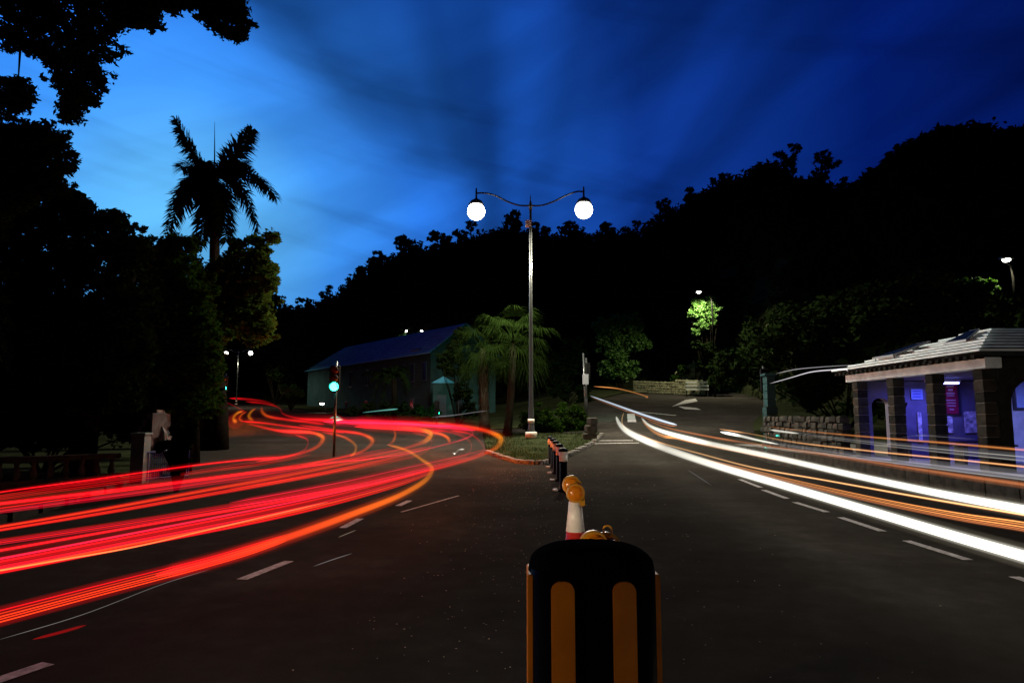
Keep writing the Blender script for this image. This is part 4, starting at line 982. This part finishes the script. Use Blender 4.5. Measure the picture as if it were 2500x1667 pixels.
def beacon(b, r, rot, back):
    for k, (dx, dy, dz) in enumerate(((0, -.035, r * .92), (back[0], .05, r * .92 + back[1]))):
        d = MB(); d.lathe((0, 0, 0), [(r * .98, .028), (r, .0), (r * .93, -.012), (r * .88, -.012), (r * .84, -.022), (r * .5, -.034), (r * .1, -.038)], 28, axis='y')
        o = d.build('lens', AMB, b, True); o.location = (dx, dy, dz); o.rotation_euler = (0, 0, rot + k * math.pi * .0)
        rg_ = MB(); rg_.lathe((0, 0, 0), [(r * 1.0, .03), (r * 1.06, .02), (r * 1.06, -.018), (r * .97, -.02)], 28, axis='y')
        o2 = rg_.build('lens_rim', AMB2, o, True)
        for q in range(7): MB().box((0, -.036, r * (-.6 + q * .2)), (r * 1.5 * math.sqrt(max(.05, 1 - (.6 - q * .2) ** 2)) * .8, .004, .003)).build('lens_rib', AMB, o)
    MB().box((back[0] * .5 + r * .9, .01, r * .35), (.045, .10, .13), bev=.012).build('battery_case', AMB2, b)
    MB().box((0, .01, -.01), (.07, .07, .05), bev=.01).build('mount', BLACKP, b)
    ring = [(back[0] * .5 + r * .55 + .022 * math.cos(a), .01, r * 1.9 + .022 * math.sin(a)) for a in np.linspace(0, 6.283, 17)]
    MB().tube(ring, .005, 6, cap=False).build('carry_ring', AMB2, b)
cp = P(1404, 1222, 5.5); t, b = cone((cp.x, 5.5, 0), cp.z, 'red and white traffic cone standing upright behind the big black marker', 'round amber beacon lamp on top of the visible red and white cone'); beacon(b, .070, -.12, (-.025, .055))
cp = P(1448, 1360, 3.55); t, b = cone((cp.x, 3.55, 0), cp.z, 'traffic cone hidden behind the big black marker, only its lamp showing', 'amber beacon half hidden behind the top of the big black marker'); beacon(b, .07, .12, (.075, -.022))

# big black lane marker in front
mk = thing('lane_marker', 'large black domed lane marker with amber vertical strips in the foreground', 'lane marker', (P(1444, 1500, 2.1).x, 2.1, 0))
MW = 147 / F * 2.1; MZ = P(1446, 1398, 2.0).z; TZ = P(1446, 1337, 2.0).z; MD = .13
def outline(w, d, n=48, e=4.5):
    out = []
    for i in range(n):
        a = 2 * math.pi * i / n; c, s = math.cos(a), math.sin(a)
        out.append((w * math.copysign(abs(c) ** (2 / e), c), d * math.copysign(abs(s) ** (2 / e), s)))
    return out
def loft(mb, levels, n=48):
    k = len(mb.v)
    for z, sc, sd in levels:
        for x, y in outline(MW * sc, MD * sd, n): mb.v.append((x, y, z))
    for l in range(len(levels) - 1):
        for i in range(n): j = (i + 1) % n; mb.f.append((k + l * n + i, k + l * n + j, k + (l + 1) * n + j, k + (l + 1) * n + i))
    mb.f.append(tuple(k + i for i in reversed(range(n)))); mb.f.append(tuple(k + (len(levels) - 1) * n + i for i in range(n)))
mb = MB(); loft(mb, [(0, 1.08, 1.15), (.05, 1.06, 1.12), (.07, .975, .97), (.3, .975, .97), (MZ, .975, .97)]); mb.build('body', BLACKP, mk, True)
mb = MB(); dz = TZ - MZ
def capz(x): return MZ + dz * (1 - (abs(x) / (MW * 1.0)) ** 2.4 * .0)
n = 56; k = 0; prof = []
for s_ in np.linspace(-1, 1, 41):
    zt = MZ - .012 + (dz + .012) * (max(0, 1 - abs(s_) ** 2.2)) ** .36; w = MD * 1.03 * (max(0.02, 1 - abs(s_) ** 3.2)) ** .5
    prof.append((MW * 1.012 * s_, zt, w))
vs = []; m_ = 11
for (x, zt, w) in prof:
    for j in range(m_):
        q = -1 + 2 * j / (m_ - 1); vs.append((x, w * q, MZ - .012 + (zt - MZ + .012) * (max(0, 1 - abs(q) ** 4)) ** .5))
mb.add(vs, [(i * m_ + j, (i + 1) * m_ + j, (i + 1) * m_ + j + 1, i * m_ + j + 1) for i in range(len(prof) - 1) for j in range(m_ - 1)])
mb.build('domed_cap', mat('black_cap_plastic', (.005, .005, .006), .9, spec=0), mk, True)
AS = mat('amber_reflector_strip', (.85, .27, .004), .5, .25, 6, trans=.15)
for cxp in (1366, 1509):
    xc = (cxp - 1444) / F * 2.0; w = 27 / F * 2.0; zt = P(1369, 1418, 1.97).z; mb = MB(); ring = []
    pts = [(-w, .12), (w, .12), (w, zt - .028)] + [(w * math.cos(a), zt - .028 + .028 * math.sin(a)) for a in np.linspace(.2, math.pi - .2, 9)] + [(-w, zt - .028)]
    fy = lambda x: -MD * .97 * (max(0, 1 - abs((xc + x) / (MW * .975)) ** 4.5)) ** (1 / 4.5)
    n_ = len(pts); vs = [(xc + x, fy(x) - .012, z) for x, z in pts] + [(xc + x, fy(x) + .01, z) for x, z in pts]
    mb.add(vs, [tuple(range(n_))] + [(i, n_ + i, n_ + (i + 1) % n_, (i + 1) % n_) for i in range(n_)]); mb.build('reflector_strip', AS, mk)
for s_ in (-1, 1):
    MB().box((s_ * (MW * .985), -.0, MZ / 2 + .04), (.016, .15, MZ - .10), bev=.004).build('side_strip', AS, mk)

# ------------------------------------------------------------------ light trails
lamp('headlight', 'SPOT', (-3.4, 5.2, .75), 170, (1, .84, .62), None, .12, (.42, 1.0, .0), 52, .9)  # added spot for passing cars' headlights, aimed at the bollards and island
lamp('headlight', 'SPOT', (-4.2, .4, .8), 1100, (1, .80, .56), None, .12, (4.7, 5.2, .35), 62, .95)  # added spot outside the view, brightens the cone and marker from the front
RED = (1.0, .006, .012); RORG = (1.0, .05, .006); PINK = (1.0, .012, .055); YEL = (1.0, .27, .008); DRED = (1.0, .003, .007)
WHT = (1.0, .97, .84); ORG = (1.0, .36, .09); BRN = (1.0, .30, .10); GRY = (.9, .85, .9); BLW = (.75, .85, 1.0); TEAL = (.02, 1.0, .75)
def trail(label, pts, layers, h, group, cat='light trail'):
    """pts: outline of the path with its width (and how long the lamp dwelt there); laid into the place at lamp height h above the road"""
    man = len(pts[0]) > 3; p2 = catmull(pts, n=7); W3 = []
    for p in p2:
        q = G(p[0], p[1], h); W3.append((q, max(1.0, p[2]) * (1 + (.55 * ss((q.y - 13) / 12) if group == GR else 0)) * q.y / F / 2))
    if man: heat = [min(1, max(0, p[3])) for p in p2]
    else:
        A_ = np.array([(p[0], p[1]) for p in p2]); heat = []
        for i in range(len(A_)):
            a, b, c = A_[max(0, i - 3)], A_[i], A_[min(len(A_) - 1, i + 3)]; u1, u2 = b - a, c - b
            n1, n2 = np.linalg.norm(u1), np.linalg.norm(u2)
            k = 0 if min(n1, n2) < 1e-6 else abs(math.atan2(u1[0] * u2[1] - u1[1] * u2[0], float(u1 @ u2))) / (n1 + n2)
            heat.append(min(1.3, k * 60))
        K = max(2, len(heat) // 24); heat = np.convolve(np.pad(heat, K, mode='edge'), np.ones(2 * K + 1) / (2 * K + 1), 'valid').tolist()
    out = p2[-1][0] < -40 or p2[-1][0] > 2540                # the path goes on past the frame: carry it on along the road
    o0 = W3[len(W3) // 2][0].copy(); o0.z = gz(o0.x, o0.y)
    t = thing('light_trail', label, cat, o0, group)
    for (off, wk, col, stn, pw, *hot) in layers:
        mb = MB(); Q = [G(p[0], p[1] + off * p[2], h) if off else b_[0] for p, b_ in zip(p2, W3)]
        n_ = len(Q); tp = [min(1, (min(i, n_ - 1 - i) + .6) / 3.0) for i in range(n_)]
        R_ = [b_[1] * wk * k for b_, k in zip(W3, tp)]
        if out:
            R_[-3:] = [b_[1] * wk for b_ in W3[-3:]]; dr = (Q[-1] - Q[-4]).normalized(); dr.z = 0
            for st in (1.5, 4, 8, 14): Q.append(Q[n_ - 1] + dr * st - Vector((0, .02 * st * st, 0))); R_.append(R_[n_ - 1])
        mb.tube(Q, R_, 10, cap=False)
        o = under(t, mb, 'streak', trailmat(col, stn, pw, hot=hot[0] if hot else None), True)
        if hot:
            at_ = o.data.attributes.new('dwell', 'FLOAT', 'POINT'); at_.data.foreach_set('value', np.repeat(np.array((list(heat) + [heat[-1]] * 4)[:len(Q)], 'f4'), 10))
    return t
GR, GW = 'red tail light trails on the left road', 'white and amber headlight trails on the right road'
def band(c, s0, n, seed, pinks=0):
    rd = random.Random(seed); L = [(0, 1.25, DRED, s0 * .40, 1.3)]
    for i in range(n):
        o = -.5 + (i + rd.uniform(.1, .9)) / n; k = rd.random()
        L.append((o, rd.uniform(.05, .16), PINK if k < pinks else (RORG if k > .9 else c), rd.choice((.2, .35, .5, .8, 1.6)), 1.0))
    return L
def core(c1, s1, c2, s2, w2=2.4):
    if c2 in (YEL, RORG):
        hc = YEL if c2 == YEL else (1, .13, .006)
        return [(0, w2 * 1.6, c1, s1 * .38, 2.6, RORG), (0, 1.5, RED, s2 * .42, 1.8, hc), (0, .75, RED, s2 * 1.0, 1.2, hc)]
    return [(0, w2 * 1.4, c1, s1 * .4, 2.6), (0, 1.3, c2, s2 * .5, 1.8), (0, .42, c2, s2 * 1.0, 1.0)]
trail('outermost red loop swinging round the island with a yellow bend', [(850, 1026, 5), (940, 1030, 6), (1060, 1036, 7), (1150, 1044, 8), (1195, 1054, 9), (1222, 1070, 12), (1216, 1088, 12), (1170, 1112, 11), (1100, 1134, 10), (1042, 1149, 9), (900, 1183, 8), (686, 1224, 7), (320, 1287, 6), (0, 1343, 6), (-120, 1362, 6)], core(RED, 1.1, YEL, 3.0), .8, GR)
trail('yellow-orange inner loop ending in the long pink line on the left', [(843, 1032, 5), (955, 1041, 6), (1026, 1048, 8), (1051, 1058, 11), (1044, 1072, 11), (1006, 1089, 8), (930, 1107, 6), (827, 1127, 6), (700, 1143, 8), (389, 1183, 10), (0, 1229, 8), (-120, 1242, 8)], core(RED, 1.1, YEL, 2.6), .8, GR)
trail('bright yellow hook curling down and out along the near lane to the lower left', [(945, 1085, 5, .6), (993, 1099, 7, .9), (1030, 1122, 10, 1), (1054, 1142, 15, 1), (1045, 1165, 17, .9), (988, 1203, 18, .65), (861, 1254, 22, .4), (717, 1306, 24, .2), (608, 1342, 25, .1), (503, 1373, 25, 0), (380, 1404, 22, 0)], core((1, .02, .01), 1.0, YEL, 1.5, 1.3), .75, GR)
trail('fan of thin red lines in the lower left, continuing the yellow hook', [(700, 1312, 20), (612, 1341, 26), (503, 1373, 26), (229, 1444, 30), (0, 1504, 34), (-100, 1530, 36)],
      [(0, 1.5, RED, .3, 1.2), (-.42, .09, RED, 1.4, .8), (-.2, .07, RORG, 1.2, .8), (.02, .10, RORG, 1.6, .8), (.2, .08, RORG, 1.6, .8), (.4, .09, RORG, 2.0, .8)], .75, GR)
trail('short orange arc ending left of the outermost bend', [(866, 1041, 4), (960, 1046, 5), (1047, 1054, 5), (1078, 1060, 6), (1094, 1070, 7), (1098, 1082, 7)], core(RED, 1.2, RORG, 2.8), .8, GR)
trail('thin red loop with a tight bend just left of the palm trunk', [(960, 1031, 4), (1060, 1038, 4), (1118, 1041, 4), (1149, 1050, 6), (1154, 1059, 6), (1139, 1069, 5), (1057, 1092, 4), (960, 1112, 3), (830, 1128, 3)], core(RED, 1.2, PINK, 2.2), .8, GR)
trail('second wide red loop inside the outermost one', [(1047, 1049, 5), (1095, 1053, 6), (1134, 1066, 8), (1151, 1084, 9), (1144, 1105, 9), (1083, 1128, 10), (934, 1165, 14), (700, 1212, 16), (400, 1262, 14), (0, 1322, 14), (-100, 1336, 14)], band(RED, .4, 7, 8, .2), .8, GR)
trail('faint red loop closest inside the outer yellow bend', [(1100, 1050, 5), (1150, 1060, 6), (1172, 1078, 9), (1182, 1095, 9), (1165, 1112, 8)], core(RED, .9, RED, 1.4), .8, GR)
trail('orange hook ending in a blunt tip over the middle of the red bands', [(785, 1054, 4), (843, 1068, 5), (868, 1088, 7), (866, 1104, 8), (853, 1115, 8)], core(RED, 1.2, YEL, 2.2), .8, GR)
trail('red and orange bend right of the blunt-tipped hook', [(731, 1037, 4), (825, 1051, 5), (888, 1061, 6), (909, 1075, 9), (892, 1097, 8), (825, 1118, 7), (735, 1136, 6)], core(RED, 1.2, RORG, 2.6), .8, GR)
trail('double orange bend on the left running into the top red band', [(608, 1035, 4), (681, 1051, 5), (767, 1057, 6), (788, 1068, 9), (778, 1087, 9), (735, 1106, 8), (626, 1127, 8)], core(RED, 1.3, RORG, 3.2), .8, GR)
trail('leftmost orange bend leading to the long thin top line', [(720, 1061, 4), (751, 1074, 6), (746, 1095, 7), (702, 1113, 6), (600, 1122, 5), (457, 1138, 5), (215, 1172, 5), (80, 1190, 4), (-80, 1212, 3)], core(RED, 1.1, RED, 2.6), .8, GR)
trail('short red tick crossing between the inner loops', [(959, 1042, 3), (965, 1060, 5), (960, 1076, 6), (946, 1088, 5)], core(RED, 1.0, RORG, 1.6), .8, GR)
trail('dim red loop under the yellow inner loop', [(1006, 1055, 5), (1040, 1064, 6), (1055, 1078, 8), (1038, 1102, 9), (934, 1128, 12), (780, 1156, 12), (560, 1192, 12)], band(RED, .35, 6, 9), .8, GR)
trail('broad orange-red band crossing the left half in the middle', [(1050, 1092, 10), (934, 1118, 16), (800, 1146, 22), (700, 1166, 22), (457, 1210, 20), (274, 1243, 18), (0, 1289, 15), (-100, 1304, 18)], [(-.25, .3, RORG, 1.2, 1), (.3, .2, RORG, .7, 1)] + band(RED, .40, 9, 1), .8, GR)
trail('widest crimson band below the outer loop, the lowest of the thick bands', [(1060, 1146, 12), (1000, 1166, 22), (860, 1204, 30), (686, 1244, 36), (320, 1316, 38), (0, 1378, 40), (-120, 1399, 40)],
      band(RED, .45, 13, 2, .25) + [(-.36, .12, PINK, 1.6, 1)], .75, GR)
trail('thin orange line edging the bottom of the widest band', [(800, 1225, 3), (640, 1262, 3), (503, 1294, 3), (320, 1336, 4), (160, 1364, 4), (0, 1392, 4), (-100, 1408, 4)], [(0, 1, (1, .28, .07), 1.5, 1)], .7, GR)
trail('dim red haze band along the top left of the trails', [(390, 1160, 14), (250, 1178, 16), (120, 1196, 14), (0, 1214, 12), (-100, 1226, 12)], band(RED, .2, 6, 3), .8, GR)
trail('red band between the top line and the pink line', [(760, 1108, 9), (640, 1130, 14), (520, 1146, 12), (440, 1158, 10)], band(RED, .4, 5, 4), .8, GR)
trail('crimson band above the orange middle band', [(960, 1095, 8), (830, 1122, 12), (700, 1147, 20), (520, 1174, 20), (340, 1200, 18), (0, 1246, 14), (-80, 1256, 14)], band(RED, .4, 8, 5, .3), .8, GR)
trail('broad pinkish band inside the outer loop from its bend to the left', [(1190, 1098, 8), (1120, 1118, 16), (1000, 1146, 22), (860, 1178, 24), (700, 1208, 22), (560, 1232, 18)], band(RED, .45, 8, 7, .4), .8, GR)
trail('red line from the far junction down to the top of the outer loop', [(600, 980, 3), (645, 985, 4), (682, 996, 5), (690, 1009, 6), (723, 1020, 6), (781, 1025, 6), (850, 1027, 6)], core(RED, 1.2, RED, 2.2), .8, GR)
trail('thick pink line running right from the signal into the outer loop', [(790, 1029, 4), (870, 1031, 6), (960, 1034, 6), (1080, 1042, 6), (1160, 1050, 5)], core(PINK, 1.2, PINK, 2.2), .8, GR)
trail('far red line with a wavy kink below the far green signal', [(638, 992, 4), (640, 1004, 7), (650, 1014, 6), (700, 1024, 5), (745, 1029, 5), (792, 1036, 5)], core(RED, 1.2, RORG, 2.6), .8, GR)
trail('leftmost small orange squiggle at the far junction', [(596, 1003, 4), (580, 1008, 5), (571, 1018, 6), (572, 1026, 7), (578, 1030, 7)], core(RED, 1.2, YEL, 2.8), .8, GR)
trail('small orange squiggle second from the left at the far junction', [(604, 1004, 3), (590, 1012, 4), (585, 1022, 5), (592, 1029, 5)], core(RED, 1.2, RORG, 2.6), .8, GR)
trail('comma-shaped orange squiggle in the middle of the far junction', [(626, 996, 3), (614, 1004, 5), (608, 1016, 7), (619, 1029, 7)], core(RED, 1.2, YEL, 2.8), .8, GR)
trail('faint red line from the trunk edge towards the squiggles', [(543, 979, 4), (566, 988, 4), (590, 1000, 4), (600, 1006, 3)], core(RED, 1.0, RED, 1.8), .8, GR)
trail('thin red line highest at the far junction', [(560, 972, 3), (600, 974, 3), (645, 980, 3), (676, 992, 4)], [(0, 1.2, RED, 1.5, 1)], .9, GR)
trail('red line below the squiggles joining the bends', [(590, 1028, 4), (640, 1032, 4), (700, 1040, 4), (770, 1048, 4), (840, 1056, 4)], core(RED, 1.0, RED, 2.0), .8, GR)
trail('faint red streak alone low on the asphalt at the left', [(210, 1525, 4), (150, 1542, 5), (80, 1560, 4)], [(0, 1.5, DRED, .25, 1)], .5, GR)
trail('thin pale line on the dark asphalt below the red fan', [(510, 1390, 1.2), (400, 1424, 1.5), (200, 1500, 1.7), (0, 1560, 1.7)], [(0, 1, (.8, .75, .7), .28, 1)], .3, GR)
trail('short pale streak beside the near lane marking', [(860, 1350, 1.5), (810, 1366, 2), (765, 1382, 1.5)], [(0, 1, (.8, .75, .7), .35, 1)], .2, GR)
trail('pale brown streak under the yellow bend on the asphalt', [(870, 1293, 1.5), (845, 1303, 2), (826, 1311, 1.5)], [(0, 1, (.9, .7, .5), .5, 1)], .2, GR)

# right
trail('lowest and thickest white trail with a forked start', [(1504, 1016, 6), (1511, 1032, 12), (1528, 1050, 18), (1585, 1079, 20), (1713, 1125, 22), (1925, 1188, 24), (2138, 1251, 27), (2350, 1314, 31), (2500, 1357, 34), (2640, 1398, 36)], [(0, 2.0, (1, .88, .62), .35, 2.4), (0, 1.2, WHT, 1.6, 1.8), (0, .8, WHT, 5, 1.0)], .65, GW)
trail('small orange prong of the forked start', [(1523, 1007, 3), (1519, 1020, 5), (1520, 1036, 6), (1540, 1056, 6)], core(ORG, 1, (1, .6, .25), 3.5), .65, GW)
trail('upper thick white trail crossing to the right edge', [(1566, 1020, 6), (1582, 1036, 8), (1610, 1050, 12), (1713, 1078, 15), (1883, 1114, 17), (2095, 1162, 20), (2308, 1207, 23), (2500, 1243, 26), (2640, 1270, 28)], [(0, 2.0, (1, .88, .62), .3, 2.4), (0, 1.2, WHT, 1.4, 1.8), (0, .8, WHT, 4, 1.0)], .75, GW)
trail('orange border line above the upper thick white trail', [(1580, 1026, 3), (1600, 1034, 4), (1628, 1044, 5), (1755, 1070, 6), (1883, 1090, 8), (2053, 1116, 11), (2266, 1150, 13), (2500, 1184, 16), (2620, 1202, 17)], [(0, 1.2, BRN, .35, 1.2), (-.1, .5, BRN, .6, 1)], .8, GW)
trail('thin wavy orange lines below the start of the upper white trail', [(1568, 1026, 3), (1590, 1048, 4), (1620, 1063, 4), (1650, 1068, 3), (1713, 1083, 3), (1800, 1100, 3), (1900, 1122, 3)], [(0, 1, ORG, 2.4, 1), (.9, .7, ORG, 1.6, 1)], .7, GW)
trail('thin bright amber line midway between the two thick white trails', [(1560, 1060, 4), (1602, 1077, 5), (1713, 1108, 5), (1840, 1141, 5), (2010, 1171, 5), (2223, 1209, 6), (2500, 1256, 7), (2620, 1276, 7)], [(0, 1.6, BRN, .35, 1.5), (0, .7, (1, .55, .22), 2.6, 1)], .7, GW)
trail('bundle of fine amber lines just above the lowest white trail', [(1700, 1118, 5), (1798, 1141, 8), (1968, 1183, 12), (2181, 1230, 16), (2350, 1262, 20), (2500, 1285, 24), (2620, 1308, 26)], [(0, 1.2, BRN, .22, 1), (-.42, .15, ORG, 2.2, 1), (-.2, .12, ORG, 1.2, 1), (.05, .14, ORG, 1.8, 1), (.26, .1, BRN, 1.0, 1), (.42, .1, BRN, .8, 1)], .7, GW)
trail('thin orange line, second from the top on the right', [(1757, 1047, 3), (1840, 1060, 4), (1925, 1077, 5), (2138, 1102, 5), (2330, 1121, 5), (2500, 1139, 6), (2620, 1152, 6)], [(0, 1.6, BRN, .3, 1.5), (0, .7, (1, .5, .2), 2.0, 1)], 1.1, GW)
trail('greyish white band fading below the second orange line', [(1759, 1055, 6), (1800, 1062, 8), (1883, 1080, 9), (2053, 1106, 12), (2223, 1127, 18), (2500, 1160, 24), (2600, 1172, 26)], [(0, 1.2, GRY, .16, 1), (.05, .25, GRY, .35, 1), (.45, .1, WHT, .5, 1)], 1.0, GW)
trail('bright blunt white start of the second band', [(1759, 1054, 7), (1800, 1062, 7), (1850, 1074, 5), (1900, 1084, 3)], [(0, 1, WHT, 4, .8)], 1.0, GW)
trail('topmost orange line passing in front of the bus shelter', [(1881, 1042, 3), (1970, 1052, 4), (2095, 1064, 5), (2308, 1081, 6), (2500, 1098, 7), (2600, 1106, 7)], [(0, 1.6, BRN, .35, 1.5), (0, .7, ORG, 1.3, 1)], 1.28, GW)
trail('topmost pale band with thin white edges before the shelter', [(1881, 1049, 5), (1970, 1060, 7), (2095, 1076, 10), (2308, 1098, 16), (2500, 1116, 20), (2600, 1126, 22)], [(0, 1.2, GRY, .14, 1), (-.05, .12, WHT, .8, 1), (.42, .12, WHT, .6, 1)], 1.26, GW)
trail('blunt white start of the topmost band', [(1881, 1049, 6), (1910, 1053, 5), (1950, 1058, 3)], [(0, 1, WHT, 3, .8)], 1.26, GW)
trail('straight bluish white line descending across the far road', [(1441, 966, 3), (1480, 980, 5), (1576, 1014, 7), (1630, 1031, 7), (1653, 1037, 4)], [(0, 1.6, BLW, .5, 2), (0, .8, BLW, 2.5, .8), (.9, .25, BRN, 1.6, 1)], .7, GW)
trail('orange line ending in a bright knot above the far road', [(1450, 943, 2), (1505, 948, 3), (1541, 956, 3), (1574, 966, 4), (1582, 970, 8)], [(0, 1, ORG, 2.0, 1)], .9, GW)
trail('thin curved white streak left of the shelter eaves', [(1880, 936, 1.5), (1930, 922, 2), (1980, 908, 3), (2030, 903, 3.5), (2066, 902, 4), (2070, 906, 2)], [(0, 1, GRY, .9, 1)], 2.6, GW)
trail('faint upper white streak reaching the shelter roof', [(1895, 912, 1.5), (1940, 902, 2), (2000, 896, 1.5), (2100, 890, 1)], [(0, 1, GRY, .5, 1)], 2.8, GW)
trail('short white dash of light on the shelter opening', [(2350, 1013, 1), (2370, 1014, 3), (2388, 1015, 1)], [(0, 1, WHT, 2, 1)], 1.52, GW)
trail('white dash at the right edge before the shelter arch', [(2415, 1017, 1), (2450, 1024, 2.5), (2500, 1030, 2)], [(0, 1, WHT, .9, 1)], 1.45, GW)
trail('faint thin line across the shelter bays at seat height', [(2190, 1070, 1), (2240, 1063, 1.4), (2300, 1066, 1.2), (2380, 1072, 1)], [(0, 1, GRY, .5, 1)], 1.3, GW)
trail('thin blue-white scratch of light alone on the right asphalt', [(1678, 1146, 1.2), (1700, 1160, 2), (1738, 1185, 1.6)], [(0, 1, BLW, .6, 1)], .3, GW)
trail('teal squiggle reflected over the upper white trail', [(1862, 1108, 3), (1872, 1098, 4), (1868, 1092, 3), (1878, 1096, 3)], [(0, 1, TEAL, .9, 1)], .9, GW)
trail('small teal dash at the right between two bands', [(1893, 1063, 2), (1899, 1063, 4), (1905, 1064, 2)], [(0, 1.2, TEAL, 1.6, 1)], 1.15, GW)
trail('teal ripples of light under the nearest green signal', [(805, 1021, 2), (820, 1018, 4), (832, 1022, 3), (815, 1026, 3), (838, 1024, 2)], [(0, 1, TEAL, 1.5, 1)], .9, GR)
trail('dotted teal and white line right of the green signal', [(885, 1007, 1), (920, 1003, 1.6), (960, 999, 2.5), (972, 998, 1)], [(0, 1, (.3, 1, .85), .9, 1)], 1.5, GR)
trail('faint white wire-like line crossing left of the palms', [(1055, 1018, 1), (1110, 1013, 1.4), (1160, 1006, 1.4), (1190, 1002, 1)], [(0, 1, GRY, .45, 1)], 1.5, GR)
trail('curl of white reflections inside the outer loop', [(1104, 1104, 2), (1110, 1107, 3), (1120, 1098, 3), (1134, 1096, 2)], [(0, 1, WHT, 1.3, 1)], .6, GR)
